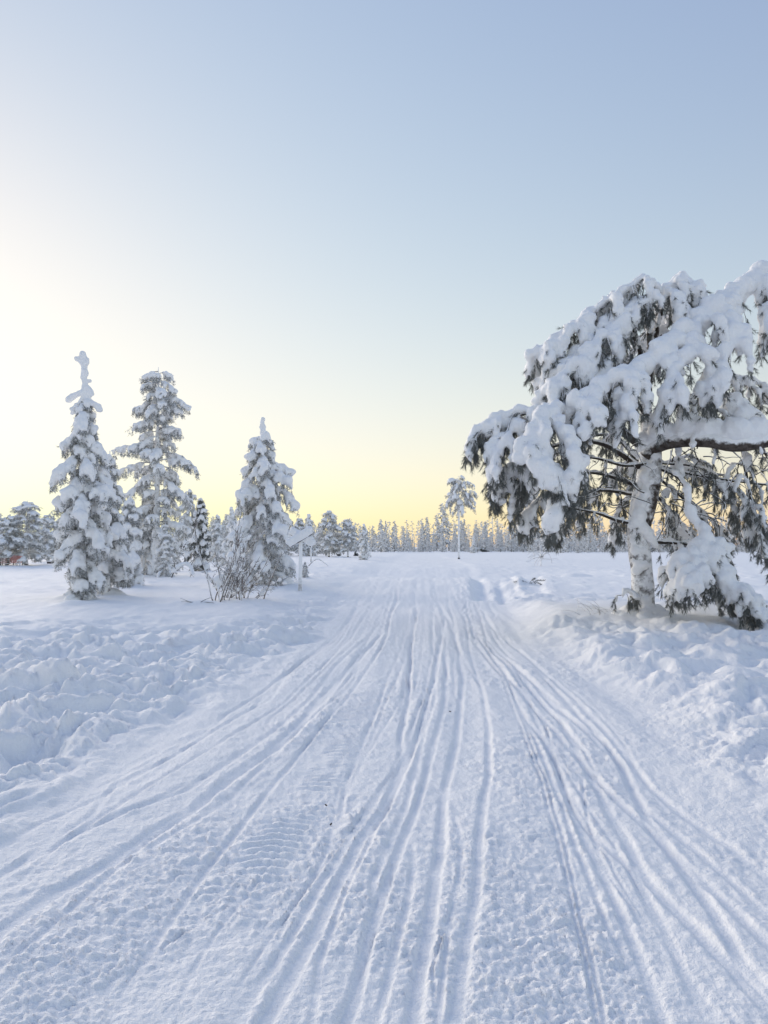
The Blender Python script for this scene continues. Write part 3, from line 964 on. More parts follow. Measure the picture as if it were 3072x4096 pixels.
def near_conifer(name, px, py, top, label, seed, needle, voxel, group=None, top_knob=None, sink=.1, loc=None, Hs=None, mats=None, **kw):
    """a tree close enough that every bough is a part with its own snow load"""
    rng = np.random.default_rng(seed)
    base = foot(px, py) if loc is None else loc
    H = (py - top) / FPX * base[1] if Hs is None else Hs
    root = place_tree(name, base - np.array([0, 0, sink]), label, 'tree', group)
    TR, P, B = conifer(rng, H + sink, **kw)
    link('trunk', TR.g.mesh('trunk', [M_TRUNKW]), root)
    S = Tree(rng)
    for s_ in np.linspace(.0, .985, 96):
        k_ = np.array([np.interp(s_, np.linspace(0, 1, 24), P[:, c]) for c in range(3)])
        rj = kw['r_trunk'] * (1 - s_) ** .8 + .012
        S.snow(k_ + np.array([-.3 * rj + rng.normal(0, .2) * rj, -.55 * rj, 0]), rj * rng.uniform(.62, .9) + .01)
    if top_knob:
        top_knob(S, TR, P, rng)
    snow_object('trunk_snow', *S.balls(), .034, root, M_SNOW, 2, rough=.02)
    for T in B:
        o = link('bough', T.g.mesh('bough', [M_TWIG, needle]), root)
        if T.sc:
            snow_object('snow_load', *T.balls(), voxel, o, M_SNOW, 1)
    return root


def knob_tall(S, TR, P, rng):
    """naked leader, snow-plastered, with a forked knob on top"""
    top = P[-1]
    L = .95
    TR.wood(np.array([top - UP * .05, top + UP * L * .5, top + UP * L * .95]), [.022, .016, .012], 5)
    for i in range(34):
        s = i / 33
        S.snow(top + np.array([-.06 * s + rng.normal(0, .012), rng.normal(0, .012), -.35 + (L * .85 + .35) * s]), rng.uniform(.05, .075) + .015 * (s > .75))
        if rng.random() < .35:
            S.snow(top + np.array([-.06 * s + rng.normal(0, .06), rng.normal(0, .03), -.35 + (L * .85 + .35) * s]), rng.uniform(.035, .06))
    for x, z, r in ((-.06, .97, .085), (-.075, 1.02, .08), (-.05, .9, .06), (-.12, .78, .055), (-.17, .84, .05), (-.21, .89, .065), (-.235, .91, .055), (.0, .76, .06), (.03, .82, .055), (.05, .87, .05), (.05, .80, .045),
                    (.06, .12, .055), (.10, .08, .06), (.15, .01, .065), (.18, -.06, .055), (-.05, .3, .05), (.03, .45, .05)):
        S.snow(top + np.array([x + rng.normal(0, .008), -.02, z * L]), r * 1.12)
    for pad, r in (([(-.05, -.02), (-.14, -.05), (-.24, -.08), (-.33, -.12), (-.41, -.19)], .085), ([(-.04, -.30), (-.13, -.31), (-.22, -.35), (-.29, -.43), (-.30, -.52)], .07), ([(.05, -.27), (.14, -.28), (.24, -.31), (.33, -.37), (.38, -.46)], .075), ([(.04, -.12), (.10, -.15)], .05)):
        TR.wood(np.array([top + np.array([0, 0, pad[0][1]])] + [top + np.array([x, 0, z - .04]) for x, z in pad]), .014, 4)
        for x, z in pad[1:]:
            S.snow(top + np.array([x, rng.normal(0, .02), z]), r * rng.uniform(.85, 1.15))
            S.snow(top + np.array([x - .04, rng.normal(0, .04), z - .02]), r * rng.uniform(.7, 1.0))


def knob_small(S, TR, P, rng):
    top = P[-1]
    TR.wood(np.array([top - UP * .05, top + UP * .45]), [.018, .01], 5)
    for i in range(20):
        S.snow(top + np.array([.03 * i / 19 + rng.normal(0, .018), 0, .75 * i / 19 - .35]), rng.uniform(.05, .08) + .03 * (1 - i / 19))
    S.snow(top + np.array([.03, 0, .40]), .085)
    S.snow(top + np.array([-.03, 0, .12]), .08)
    S.snow(top + np.array([.05, 0, -.02]), .10)


# ---- templates for trees that stand further off
TEMPL = {}


def template(key, seed, needle, voxel, snowmat, **kw):
    rng = np.random.default_rng(seed)
    TR, P, B = conifer(rng, **kw)
    g, C, R = merged(B)
    me_t = TR.g.mesh(key + '_trunk', [M_TRUNKW])
    me_c = g.mesh(key + '_crown', [M_FROSTTWIG, needle])
    tmp = snow_object(key + '_snow', C, R, voxel, None, snowmat, 2)
    TEMPL[key] = [me_t, me_c, tmp, kw['H'], key]


def mid_tree(key, px, py, top, label, group=None, rot=None, wide=1.0, rng=np.random.default_rng(3), name=None, loc=None):
    me_t, me_c, me_s, H, _ = TEMPL[key]
    b = foot(px, py) if loc is None else loc
    s = (py - top) / FPX * b[1] / H
    e = place_tree(name or ('spruce_tree' if 'spruce' in key else 'pine_tree'), b - np.array([0, 0, .1]), label, 'tree', group)
    e.rotation_euler = (0, 0, rng.uniform(0, 6.28) if rot is None else rot)
    e.scale = (s * wide, s * wide, s)
    link('trunk', me_t, e)
    link('crown', me_c, e)
    link('snow_load', me_s, e)
    return e


def pine_profile(f):
    return np.interp(f, [0, .15, .4, .7, .9, 1], [.75, 1.0, .95, .75, .5, .25])


def tall_profile(f):
    return np.interp(f, [0, .1, .2, .35, .5, .62, .75, .88, 1], [.55, .75, .6, 1.0, .95, .6, .75, .6, .35])


def umbrella_profile(f):
    return np.interp(f, [0, .3, .6, .9, 1], [.8, 1.0, .95, .8, .55])


big_pine()

def knob_profile(f):
    return np.interp(f, [0, .1, .25, .42, .55, .7, .82, .92, 1], [.55, .5, .62, 1.0, .9, .7, .52, .45, .25])


def cone_profile(f):
    return np.interp(f, [0, .08, .3, .5, .65, .8, .93, 1], [1.0, .95, .85, .72, .66, .5, .32, .2])


near_conifer('spruce_tree', 82, 597, 391, 'tall slim snow-laden spruce with a bare knobbed leader, far left foreground', 21, M_NEEDLES, .042, top_knob=knob_tall,
             radius=.74, t0=.02, nb=50, upward=.2, droop=.8, nf=18, flen=(.16, .40), fr=(.036, .072), blanket=(.05, .10), profile=knob_profile, r_trunk=.11, bare=.04, bare_low=.2, tl=.15, nn=14, nw=.015, len_jit=(.45, 1.4), dark=.35)
near_conifer('spruce_tree', 107, 591, 452, 'snow-laden spruce pressed close against the right side of the tall knobbed spruce', 22, M_NEEDLES, .043,
             radius=.72, t0=.12, nb=36, upward=.2, droop=.7, nf=17, flen=(.16, .38), fr=(.034, .066), blanket=(.045, .085), taper=.7, r_trunk=.09, bare=.06, bare_low=.2, tl=.15, nn=13, nw=.015, len_jit=(.5, 1.3), dark=.4)
near_conifer('spruce_tree', 261, 584, 430, 'cone-shaped snow-laden spruce behind the leafless bush, left of the signpost', 29, M_NEEDLES, .043, top_knob=knob_small,
             radius=1.6, t0=.05, nb=50, upward=.2, droop=.75, nf=17, flen=(.18, .44), fr=(.04, .08), blanket=(.05, .14), profile=cone_profile, r_trunk=.11, bare=.05, bare_low=.3, tl=.17, nn=15, nw=.015, len_jit=(.65, 1.2), dark=.6)
near_conifer('pine_tree', 156, 575, 366, 'tallest slender pine with open airy snow-dusted crown, left of centre', 24, M_NEEDLES, .055,
             radius=1.75, t0=.2, nb=70, upward=.3, droop=.5, nf=17, flen=(.2, .5), fr=(.045, .08), blanket=(.03, .06), profile=tall_profile, r_trunk=.17, bare=.05, bare_low=.12, tl=.2, nl=.1, nw=.021, nn=10, fingers_t0=.3, len_jit=(.45, 1.35), dark=.3)
near_conifer('spruce_tree', 128, 586, 497, 'short snow-covered spruce between the knobbed spruce and the tallest pine', 25, M_NEEDLEM, .038,
             radius=.8, t0=.04, nb=34, upward=.2, droop=.7, nf=11, flen=(.16, .36), fr=(.04, .075), blanket=(.05, .10), taper=.6, r_trunk=.08, bare=.15, tl=.16, nl=.09, nw=.011, len_jit=(.6, 1.2), dark=.9)

near_conifer('spruce_tree', 200, 571, 497, 'narrow dark-sided spruce standing alone left of the leafless bush', 26, M_NEEDLE, .05,
             radius=.85, t0=.12, nb=34, upward=.2, droop=.75, nf=10, flen=(.2, .42), fr=(.045, .085), blanket=(.05, .10), taper=.6, r_trunk=.09, bare=.2, bare_low=.2, tl=.17, nl=.09, nw=.016, nn=12, len_jit=(.6, 1.2), dark=.8)

template('spruce_a', 31, M_NEEDLEM, .075, M_SNOW, H=6.0, radius=1.2, t0=.06, nb=42, upward=.15, droop=.7, nf=6, flen=(.25, .5), fr=(.07, .12), blanket=(.05, .11), taper=.75, r_trunk=.10, bare=.2, tl=.2, nl=.12, nw=.026, nn=11, len_jit=(.6, 1.2))
template('spruce_b', 32, M_NEEDLEM, .075, M_SNOW, H=6.0, radius=1.0, t0=.10, nb=40, upward=.15, droop=.8, nf=6, flen=(.25, .5), fr=(.07, .12), blanket=(.05, .10), taper=.55, r_trunk=.10, bare=.2, tl=.2, nl=.12, nw=.026, nn=11, len_jit=(.6, 1.2))
template('pine_a', 33, M_NEEDLEM, .075, M_SNOW, H=6.0, radius=1.6, t0=.14, nb=52, upward=.35, droop=.55, nf=10, flen=(.2, .5), fr=(.05, .09), blanket=(.03, .06), profile=pine_profile, r_trunk=.11, bare=.15, bare_low=.1, tl=.2, nl=.12, nw=.027, nn=10, fingers_t0=.3, crook=.05, len_jit=(.55, 1.2), dark=.4)
template('pine_b', 34, M_NEEDLEM, .075, M_SNOW, H=6.0, radius=1.4, t0=.22, nb=46, upward=.4, droop=.6, nf=10, flen=(.2, .5), fr=(.05, .09), blanket=(.03, .06), profile=pine_profile, r_trunk=.10, bare=.15, bare_low=.1, tl=.2, nl=.12, nw=.027, nn=10, fingers_t0=.3, crook=.06, len_jit=(.55, 1.2), dark=.4)
template('pine_lone', 35, M_NEEDLES, .10, M_SNOW, H=10.0, radius=2.2, t0=.66, nb=26, upward=.6, droop=1.05, nf=12, flen=(.3, .7), fr=(.08, .13), blanket=(.05, .09), profile=umbrella_profile, r_trunk=.13, bare=.4, tl=.25, nl=.14, nw=.033, nn=10, fingers_t0=.3, len_jit=(.4, 1.2), dark=.4)
finish_remesh()
for k_, v_ in TEMPL.items():
    o_ = v_[2]
    v_[2] = o_.data
    bpy.data.objects.remove(o_)

mid_tree('pine_a', 26, 565, 499, 'broad snow-frosted pine at the left edge with the pink net at its foot', wide=1.5)
mid_tree('pine_b', 6, 565, 514, 'frosted pine cut by the left edge of the picture', wide=1.5)
mid_tree('pine_b', 49, 562, 513, 'frosted pine between the broad left pine and the knobbed spruce', wide=1.3)
mid_tree('pine_a', 60, 561, 517, 'darker frosted pine just left of the knobbed spruce', wide=1.2)
mid_tree('spruce_a', 143, 575, 492, 'bushy snow-covered spruce left of the tallest pine trunk', wide=1.1)
mid_tree('spruce_b', 165, 576, 521, 'small snow-covered spruce right at the foot of the tallest pine', wide=1.4)
mid_tree('spruce_a', 175, 571, 530, 'small dark-sided spruce right of the tallest pine foot', wide=1.1)
mid_tree('pine_b', 187, 562, 487, 'thin frosted pine with a pale bare stem behind the tallest pine', wide=.75)
mid_tree('spruce_a', 232, 566, 505, 'frosted spruce seen through the leafless bush', wide=1.2)
mid_tree('spruce_b', 217, 562, 512, 'pale frosted spruce behind and left of the leafless bush', wide=1.2)
mid_tree('spruce_b', 305, 577, 559, 'tiny rounded spruce caked in snow behind the signpost', wide=1.6)
mid_tree('spruce_a', 309, 556, 513, 'pointed frosted spruce right behind the signpost boards', wide=1.2)
mid_tree('pine_b', 299, 556, 517, 'frosted pine hidden partly by the signpost boards', wide=1.2)
mid_tree('pine_a', 329, 557, 509, 'round-crowned frosted pine right of the signpost', wide=1.25)
mid_tree('pine_b', 348, 557, 518, 'smaller round-crowned frosted pine, second to the right of the signpost', wide=1.3)
mid_tree('spruce_b', 364, 560, 522, 'narrow frosted spruce on a bare stem nearest the left edge of the trail', wide=1.1)
mid_tree('pine_lone', 459, 559, 475, 'lone slender pine with a bare stem and umbrella crown beside the trail', wide=1.0)
mid_tree('spruce_a', 474, 553, 535, 'small frosted spruce right of the lone slender pine', wide=1.3)

# ------------------------------------------------------------------ far forest edge
OCT = (np.array([[1, 0, 0], [-1, 0, 0], [0, 1, 0], [0, -1, 0], [0, 0, 1], [0, 0, -1.]]), np.array([[0, 2, 4], [2, 1, 4], [1, 3, 4], [3, 0, 4], [2, 0, 5], [1, 2, 5], [3, 1, 5], [0, 3, 5]]))


def far_template(key, seed, H, radius, nb, t0, taper, lod=1.0):
    """small frosted conifer: ragged pointed crown of drooping, snow-tipped sprays"""
    rng = np.random.default_rng(seed)
    G = Geo()
    G.add(*tube([(0, 0, -.3), (0, 0, H * .5), (0, 0, H)], [.14, .09, .02], 5), 0)
    P, A, L, C, R = [], [], [], [], []
    for b in range(int(nb * lod)):
        f = (b + rng.random()) / (nb * lod)
        z = H * (t0 + (1 - t0) * f)
        rad = radius * (1 - f) ** taper * rng.uniform(.45, 1.2) + .12
        az = rng.uniform(0, 6.28)
        o = np.array([math.cos(az), math.sin(az), 0])
        for s in np.linspace(.35, 1, 2 + int(3 * rad * lod)):
            q = np.array([0, 0, z]) + o * rad * s + UP * (rad * (.15 * s - .55 * s * s)) + rng.normal(0, .06, 3)
            P.append(q)
            A.append(o * .6 + np.array([0, 0, -.5]) + rng.normal(0, .35, 3))
            L.append(.18 + .18 * rad)
            if rng.random() < .52:
                C.append(q + UP * .08)
                R.append(rng.uniform(.10, .19) + .05 * rad)
    G.add(*needles(np.array(P), np.array(A), 7 if lod == 1 else 5, np.array(L), .28, .085 if lod == 1 else .13, rng), 1)
    G.add(*balls(np.array(C), np.array(R) * (1 if lod == 1 else 1.25), ICO0 if lod == 1 else OCT, .75, .3, rng), 2)
    C0 = np.array([[0, 0, H]])
    G.add(*balls(C0, [.13], ICO0), 2)
    TEMPL[key] = G


FAR_KINDS = [(10, 1.7, 90, .04, .95), (10, 1.4, 90, .06, .85), (10, 1.9, 80, .16, .6), (10, 1.6, 84, .10, .75), (10, 1.3, 90, .03, 1.05)]
for i_, k_ in enumerate(FAR_KINDS):
    far_template('far%d' % i_, 50 + i_, *k_)
    far_template('low%d' % i_, 60 + i_, *k_, lod=.3)
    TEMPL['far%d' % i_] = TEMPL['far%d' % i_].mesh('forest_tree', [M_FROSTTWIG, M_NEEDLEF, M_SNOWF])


def far_forest():
    rng = np.random.default_rng(77)
    rows = []
    # distance, px from, px to, count, heights
    for Y, a, b, n, hmin, hmax in ((268, -10, 780, 100, 7.5, 12), (245, -10, 780, 74, 6.5, 11), (228, 375, 780, 46, 4, 8.5), (205, 540, 780, 22, 5, 9), (215, -10, 130, 12, 6, 10), (130, 120, 300, 26, 4.5, 7.5)):
        for i in range(n):
            px = a + (b - a) * (i + rng.random()) / n
            y = Y + rng.uniform(-11, 11)
            rows.append(((px - 384) / FPX * y, y, rng.uniform(hmin, hmax) * (1.15 if rng.random() < .12 else 1)))
    rows.append(((423 - 384) / FPX * 240, 240, 13.0))
    for x, y, h in rows:
        k = rng.integers(0, 5)
        if y > 180:
            h *= .82 + .55 * max(-.4, float(perlin(np.array([x * .045]), np.array([y * .02]))[0])) + .12 * rng.random()
        o = link('forest_tree', TEMPL['far%d' % k], None, (x, y, ground_z(x, y) - .2))
        s = h / 10
        w = s * rng.uniform(1.0, 1.45)
        o.scale = (w, w, s)
        o.rotation_euler = (rng.normal(0, .02), rng.normal(0, .02), rng.uniform(0, 6.28))
        if y < 180:
            tag(o, 'frosted tree in the thicket behind the bush and the tallest pine', 'tree', 'thicket behind the bush')
        else:
            qx = 384 + x / y * FPX
            where = ('at the far left behind the pink fence' if qx < 120 else 'behind the tallest pine and the bush' if qx < 290 else 'between the signpost and the trail' if qx < 395
                     else 'across the end of the trail' if qx < 452 else 'between the lone pine and the big pine' if qx < 600 else 'behind the big pine')
            tag(o, 'small frosted conifer in the distant forest edge ' + where, 'tree', 'distant forest edge ' + where)
    # the wood behind the edge reads as one mass
    G = Geo()
    for i in range(400):
        short = i >= 190
        px = -30 + 830 * (rng.random() if short else (i + rng.random()) / 190)
        y = rng.uniform(272, 290) if short else rng.uniform(285, 330)
        h = rng.uniform(4.5, 7.5) if short else rng.uniform(8, 13)
        g = TEMPL['low%d' % rng.integers(0, 5)]
        V = np.vstack(g.v)
        a = rng.uniform(0, 6.28)
        c, s_ = math.cos(a), math.sin(a)
        w = h / 10 * rng.uniform(1.5, 2.1) * (1.35 if short else 1)
        V = V @ np.array([[c, s_, 0], [-s_, c, 0], [0, 0, 1]]) * np.array([w, w, h / 10])
        G.v.append(V + np.array([(px - 384) / FPX * y, y, 0]))
        G.f.append(np.vstack(g.f) + G.n)
        G.m.append(np.concatenate(g.m))
        G.n += len(V)
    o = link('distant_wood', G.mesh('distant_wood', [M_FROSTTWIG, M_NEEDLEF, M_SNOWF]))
    tag(o, 'frosted wood massed behind the distant forest edge', 'forest', None, 'stuff')


far_forest()

# ------------------------------------------------------------------ signpost, posts, sticks
def box(cx, cy, cz, sx, sy, sz, ry=0.0, bev=.006):
    b = min(bev, sx * .2, sy * .2, sz * .2)
    xs, ys, zs = sx / 2, sy / 2, sz / 2
    V, F = [], []
    # rounded box: three inset face sets
    pts = []
    for sxn in (-1, 1):
        for syn in (-1, 1):
            for szn in (-1, 1):
                pts += [(sxn * xs, syn * (ys - b), szn * (zs - b)), (sxn * (xs - b), syn * ys, szn * (zs - b)), (sxn * (xs - b), syn * (ys - b), szn * zs)]
    V = np.array(pts)

    def idx(a, c, d, k): return ((a > 0) * 4 + (c > 0) * 2 + (d > 0)) * 3 + k
    quads = []
    for s in (-1, 1):
        quads += [[idx(s, -1, -1, 0), idx(s, 1, -1, 0), idx(s, 1, 1, 0), idx(s, -1, 1, 0)], [idx(-1, s, -1, 1), idx(1, s, -1, 1), idx(1, s, 1, 1), idx(-1, s, 1, 1)], [idx(-1, -1, s, 2), idx(1, -1, s, 2), idx(1, 1, s, 2), idx(-1, 1, s, 2)]]
        for t in (-1, 1):
            quads += [[idx(s, t, -1, 0), idx(s, t, -1, 1), idx(s, t, 1, 1), idx(s, t, 1, 0)], [idx(s, -1, t, 0), idx(s, -1, t, 2), idx(s, 1, t, 2), idx(s, 1, t, 0)], [idx(-1, s, t, 1), idx(-1, s, t, 2), idx(1, s, t, 2), idx(1, s, t, 1)]]
    tris = []
    for q in quads:
        tris += [[q[0], q[1], q[2]], [q[0], q[2], q[3]]]
    for a in (-1, 1):
        for c in (-1, 1):
            for d in (-1, 1):
                tris.append([idx(a, c, d, 0), idx(a, c, d, 1), idx(a, c, d, 2)])
    F = np.array(tris)
    n = np.cross(V[F[:, 1]] - V[F[:, 0]], V[F[:, 2]] - V[F[:, 0]])
    flip = (n * V[F].mean(1)).sum(1) < 0
    F[flip] = F[flip][:, ::-1]
    c, s = math.cos(ry), math.sin(ry)
    V = V @ np.array([[c, 0, -s], [0, 1, 0], [s, 0, c]]) if ry else V
    return V + np.array([cx, cy, cz]), F


def one(name, V, F, mat, parent=None, smooth=False):
    return link(name, make_mesh(name, V, F, [mat], None, smooth), parent)


def signpost():
    rng = np.random.default_rng(5)
    b = foot(300, 591)
    k = b[1] / FPX
    H = 52 * k
    root = place_tree('trail_sign', b, 'trail marker post with two crossed boards buried under a thick cap of snow', 'sign')
    V, F = tube([(0, 0, -.3), (.005, 0, H * .3), (.012, 0, H * .7), (.02, 0, H + 2 * k)], [.066, .062, .06, .058], 12)
    one('post', V, F, M_POSTW, root, True)
    th = math.radians(31)
    c, sn = math.cos(th), math.sin(th)
    S = Tree(rng)
    for s, yy in ((1, -.085), (-1, .085)):
        V, F = box(.02, yy, H, 25 * k, .03, 4.6 * k, -s * th)
        one('board', V, F, M_DARKWOOD, root)
        for u in np.linspace(-12, 12, 24):
            e = np.array([.02 + u * k * c, yy, H + s * u * k * sn])
            n_ = np.array([-s * sn, 0, c])
            S.snow(e + n_ * 2.9 * k + np.array([0, rng.normal(0, .02), .02]), rng.uniform(.085, .115))
            for v in (-.2, .9, 1.9):
                S.snow(e + n_ * v * k + np.array([0, -.03, 0]), rng.uniform(.055, .07))
    for u in np.linspace(-3, 3, 6):
        S.snow(np.array([.02 + u * k, 0, H + 2.6 * k + .3 * abs(u) * k]) + rng.normal(0, .02, 3), rng.uniform(.10, .13))
    snow_object('snow_load', *S.balls(), .028, root, M_SNOW, 2, rough=.03)
    b = foot(311, 562)
    k = b[1] / FPX
    root = place_tree('marker_post', b, 'thin pale wooden post standing behind the crossed-board sign', 'post')
    V, F = tube([(0, 0, -.2), (.01, 0, 7 * k), (.0, 0, 15 * k)], [.055, .05, .05], 8)
    one('post', V, F, M_POSTW, root, True)
    S = Tree(rng)
    for i in range(5):
        S.snow((rng.normal(0, .02), 0, 15 * k + .02 + i * .02), .08)
    snow_object('snow_cap', *S.balls(), .03, root, M_SNOW, 2)


signpost()


def stick(name, pts, r, mat, label, cat, snow=0.0, twigs=0, seed=1, group=None):
    """bent stem given by pixels; all at the distance of its first, grounded point"""
    rng = np.random.default_rng(seed)
    b = foot(*pts[0])
    P = spline([at(x, y, b[1] + .15 * rng.normal()) - b for x, y in pts], 22)
    P[0][2] -= .15
    root = place_tree(name, b, label, cat, group)
    V, F = tube(P, np.linspace(r, r * .4, 22), 5)
    one('stem', V, F, M_FROSTTWIG if mat is None else mat, root, True)
    for i in range(twigs):
        j = rng.integers(5, 21)
        d = nrm(rng.normal(0, 1, 3) + np.array([0, 0, .5]))
        q = [P[j]]
        for _ in range(5):
            d = nrm(d + rng.normal(0, .25, 3) + np.array([0, 0, -.05]))
            q.append(q[-1] + d * r * rng.uniform(4, 8))
        V, F = tube(q, np.linspace(r * .5, r * .2, 6), 3)
        one('twig', V, F, M_FROSTTWIG if mat is None else mat, root, True)
    if snow:
        S = Tree(rng)
        for j in range(3, 22):
            S.snow(P[j] + UP * snow * .6, snow * rng.uniform(.8, 1.2))
        snow_object('snow_load', *S.balls(), snow * .35, root, M_SNOW, 2)
    return root


stick('bent_stick', [(308, 566), (315, 560), (320, 560), (328, 566)], .035, M_TWIG, 'thin stick arching out of the snow right of the signpost foot', 'stick', .05)
stick('bent_sapling', [(171, 577), (176, 569), (184, 565), (190, 567), (193, 575)], .04, M_TWIG, 'young sapling bent into an arch by snow, right of the tallest pine', 'sapling', .09, 8, 4)
stick('bent_sapling', [(188, 566), (183, 552), (186, 543), (196, 538), (205, 541)], .05, M_TWIG, 'thin sapling bowed over with snow left of the narrow lone spruce', 'sapling', .08, 8, 6)
stick('birch_sapling', [(541, 566), (541, 556), (540, 545), (541, 532)], .05, None, 'thin pale birch sapling right of the trenches beside the trail', 'sapling', 0, 26, 7)
stick('birch_sapling', [(534, 559), (534, 552), (534, 544)], .06, None, 'short pale birch sapling in the flat snow behind the trenches', 'sapling', 0, 12, 8)
stick('birch_sapling', [(638, 556), (637, 548), (638, 538)], .06, None, 'pale birch stem in the flat snow left of the big pine bole', 'sapling', 0, 12, 9)


def bush(px, py, n, hmin, hmax, lean, spreadx, label, seed):
    rng = np.random.default_rng(seed)
    b = foot(px, py)
    root = place_tree('leafless_bush', b, label, 'bush')
    S = Tree(rng)
    for i in range(n):
        g = Geo()
        p = np.array([rng.normal(0, .22), rng.normal(0, .18), -.1])
        d = nrm(np.array([rng.normal(lean, spreadx), rng.normal(0, .3), 1.0]))
        L = rng.uniform(hmin, hmax)
        P = [p]
        for _ in range(13):
            d = nrm(d + rng.normal(0, .09, 3) + np.array([lean * .03, 0, .02 - .03 * abs(d[0])]))
            P.append(P[-1] + d * L / 13)
        P = np.array(P)
        g.add(*tube(P, np.linspace(.018, .006, 14), 4))
        for j in range(rng.integers(9, 14)):
            k = rng.integers(3, 13)
            e = nrm(nrm(P[k] - P[k - 1]) + rng.normal(0, .55, 3))
            q = [P[k]]
            l2 = L * rng.uniform(.12, .32) * (1.1 - k / 16)
            for _ in range(6):
                e = nrm(e + rng.normal(0, .14, 3) + np.array([0, 0, .03]))
                q.append(q[-1] + e * l2 / 6)
            g.add(*tube(q, np.linspace(.011, .005, 7), 3))
            for _ in range(3):
                m = rng.integers(2, 7)
                f = nrm(e + rng.normal(0, .6, 3))
                g.add(*tube([q[m], q[m] + f * l2 * .2, q[m] + nrm(f + rng.normal(0, .25, 3)) * l2 * .42], [.008, .006, .004], 3))
        link('stem', g.mesh('stem', [M_RIME]), root)
        for k in range(3, 13):
            if rng.random() < .2:
                S.snow(P[k] + UP * .02, rng.uniform(.03, .055))
                S.snow((P[k] + P[k - 1]) / 2 + UP * .02, rng.uniform(.03, .05))
    o = snow_object('snow_flecks', *S.balls(), .022, root, M_SNOW, 1)
    o['kind'] = 'stuff'


M_RIME = frosted('twig_heavy_rime', (.09, .075, .068), (.20, .17, .155), .28, 6, base_frost=.06)
bush(227, 600, 14, .9, 2.3, 0.0, .17, 'tall leafless rime-covered bush in front of the cone-shaped spruce', 61)
bush(240, 598, 15, .7, 1.5, .55, .45, 'low leafless bush leaning right over the snow beside the taller bush', 62)
bush(222, 566, 7, 1.8, 3.0, .0, .3, 'pale leafless bush behind the tall rime-covered bush', 63)


def sprigs():
    rng = np.random.default_rng(8)
    # dry stems poking out left of the bole
    b = foot(600, 612)
    root = place_tree('dry_stems', b, 'dry grass-like stems poking through the snow left of the big pine bole', 'twigs')
    for i in range(17):
        x = rng.uniform(-.42, .35)
        p = np.array([x, rng.uniform(-.3, .3), -.05])
        d = nrm(np.array([rng.normal(-.35, .5), rng.normal(0, .3), 1]))
        q = [p]
        for _ in range(7):
            d = nrm(d + np.array([rng.normal(-.12, .1), 0, -.13]))
            q.append(q[-1] + d * rng.uniform(.03, .075))
        V, F = tube(q, np.linspace(.007, .003, 8), 3)
        one('stem', V, F, M_FROSTTWIG, root, True)
    for px, py, sc_, name, label in ((530, 583, .38, 'pine_sprig', 'dark pine sprig stuck in the snow beside the trenches'), (199, 603, .3, 'fallen_twig', 'thin dark twig lying on the snow left of the leafless bush'), (690, 640, .0, '', '')):
        if not name:
            continue
        b = foot(px, py)
        root = place_tree(name, b, label, 'twig')
        for i in range(5 if name == 'pine_sprig' else 4):
            T = Tree(rng)
            q = [np.array([rng.normal(0, .05), 0, -.03])]
            d = nrm(np.array([rng.normal(0, 1.2 if name == 'fallen_twig' else .7), rng.normal(0, .4), .35 if name == 'fallen_twig' else .8]))
            for _ in range(5):
                d = nrm(d + rng.normal(0, .15, 3) + np.array([0, 0, -.12]))
                q.append(q[-1] + d * sc_ / 4)
            T.wood(np.array(q), np.linspace(.012, .005, 6), 4)
            if name == 'pine_sprig':
                for k in range(2, 6):
                    T.tuft(q[k], d, .12)
                T.grow_needles(26, .08, .012)
            link('shoot', T.g.mesh('shoot', [M_TWIG, M_NEEDLE]), root)
    for px, py, lab in ((450, 714, 'tiny dark bark flake lying between the middle ruts'), (331, 826, 'tiny dark bark flake lying on the left half of the trail'), (326, 811, 'smaller dark bark flake just behind the other on the left half of the trail')):
        b = foot(px, py)
        V, F = box(0, 0, .008, .018 * b[1] / 6, .011 * b[1] / 6, .006, .3, .001)
        V[:, 2] += .004 * np.sin(V[:, 0] * 200)
        o = one('bark_flake', V, F, M_DARKWOOD)
        o.location = [float(c) for c in b]
        o.rotation_euler = (0, 0, rng.uniform(0, 3))
        tag(o, lab, 'bark flake')


sprigs()


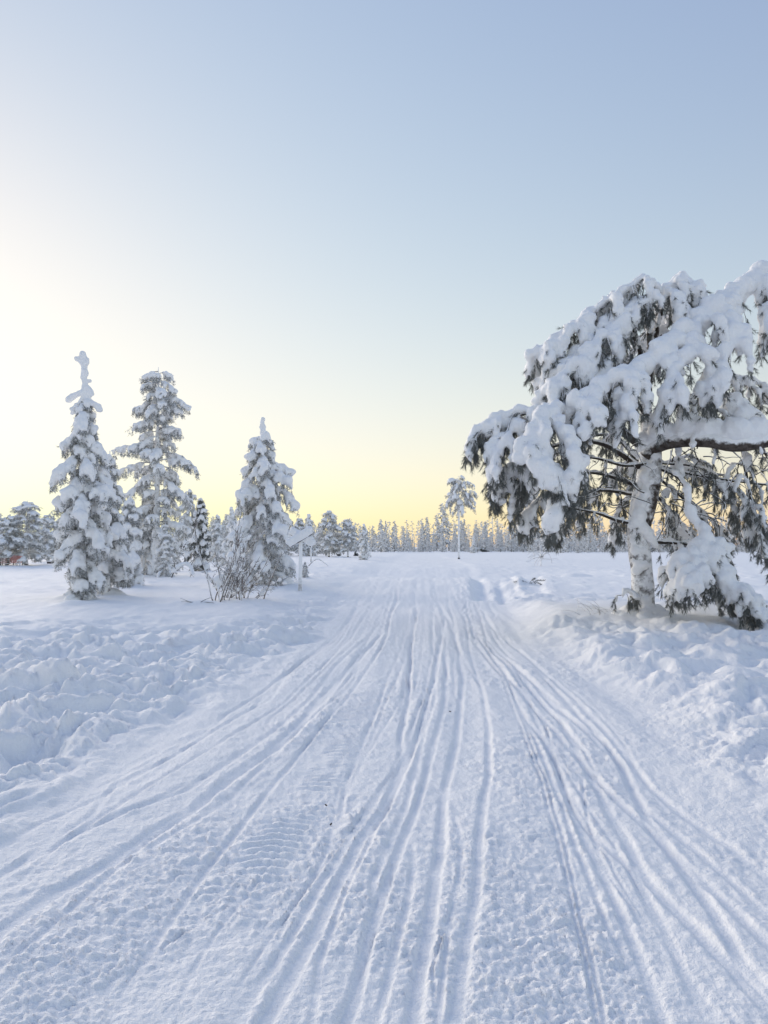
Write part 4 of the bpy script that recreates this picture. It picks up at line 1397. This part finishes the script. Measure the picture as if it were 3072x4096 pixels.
def fence():
    rng = np.random.default_rng(9)
    b = foot(23, 564)
    k = b[1] / FPX
    root = place_tree('snow_fence', b + np.array([0, -2.6, .05]), 'pink plastic mesh fence stretched at the foot of the broad left pine', 'fence')
    g = Geo()
    W, Ht = 15 * k, 8 * k
    zs = np.linspace(.06, Ht, 9)
    xs = np.linspace(-W, W, 34)
    for z in zs:
        g.add(*tube([(x, .03 * math.sin(x * 2.3), z - .06 * (1 - math.cos(x * 1.7)) * z / Ht) for x in xs], [.020] * len(xs), 3, False))
    for x in xs:
        g.add(*tube([(x, .03 * math.sin(x * 2.3), z - .06 * (1 - math.cos(x * 1.7)) * z / Ht) for z in zs], [.016] * len(zs), 3, False))
    link('net', g.mesh('net', [M_NET]), root)
    for x in (-W, -W * .3, W * .4, W):
        V, F = tube([(x, .05, -.2), (x, .05, Ht + .12)], [.03, .028], 6)
        one('stake', V, F, M_GREYWOOD, root, True)
    b = foot(4, 565)
    k = b[1] / FPX
    root = place_tree('board_stack', b, 'stack of grey weathered boards at the left edge beside the pink fence', 'boards')
    for i in range(4):
        V, F = box(rng.normal(0, .05), rng.normal(0, .03), .08 + i * 1.9 * k, 13 * k, .22, .9 * k, rng.normal(0, .02), .01)
        one('board', V, F, M_GREYWOOD, root)
    for x in (-4 * k, 4 * k):
        V, F = box(x, .02, 3.6 * k, .1, .12, 7.4 * k, 0, .01)
        one('upright', V, F, M_DARKWOOD, root)
    S = Tree(rng)
    for x in np.linspace(-6 * k, 6 * k, 14):
        S.snow((x, rng.normal(0, .03), 7.4 * k + .05), rng.uniform(.09, .14))
    snow_object('snow_load', *S.balls(), .045, root, M_SNOW, 2)
    for px, py, w, lab in ((51, 564, 7, 'dark plank lying in the snow right of the pink fence'), (76, 565, 8, 'dark plank half buried in the snow left of the knobbed spruce')):
        b = foot(px, py)
        k = b[1] / FPX
        root = place_tree('plank', b, lab, 'plank')
        V, F = box(0, 0, .10, w * k, .28, .13, 0, .01)
        one('board', V, F, M_DARKWOOD, root)
        S = Tree(rng)
        for x in np.linspace(-w * k / 2, w * k / 2, 10):
            S.snow((x, .03, .2), rng.uniform(.08, .12))
        snow_object('snow_load', *S.balls(), .045, root, M_SNOW, 2)


fence()


def dark_bushes():
    rng = np.random.default_rng(10)
    for px, py, w, h, lab in ((484, 552, 8, 6, 'dark low conifer bush right of the lone slender pine'), (356, 556, 4, 4, 'dark low conifer bush between the frosted pines and the trail'), (338, 556, 6, 3, 'dark low conifer bush under the round-crowned pines')):
        b = foot(px, py)
        k = b[1] / FPX
        root = place_tree('conifer_bush', b, lab, 'bush')
        T = Tree(rng)
        for i in range(14):
            d = nrm(np.array([rng.normal(0, 1), rng.normal(0, .6), rng.uniform(.2, 1.0)]))
            L = np.array([w * k / 2, w * k / 2, h * k]) * rng.uniform(.5, 1.0)
            q = np.array([d * L * s for s in np.linspace(0, 1, 6)])
            T.wood(q, np.linspace(.03, .01, 6), 3)
            for j in range(1, 6):
                T.tuft(q[j], d + rng.normal(0, .3, 3), .22 * h * k)
            if rng.random() < .7:
                T.snow(q[4:] + UP * .05, [.10 * h * k] * 2)
        T.grow_needles(30, .22 * h * k, .05, 1)
        link('branches', T.g.mesh('branches', [M_TWIG, M_NEEDLE]), root)
        snow_object('snow_load', *T.balls(), .06, root, M_SNOW, 1)


dark_bushes()

finish_remesh()
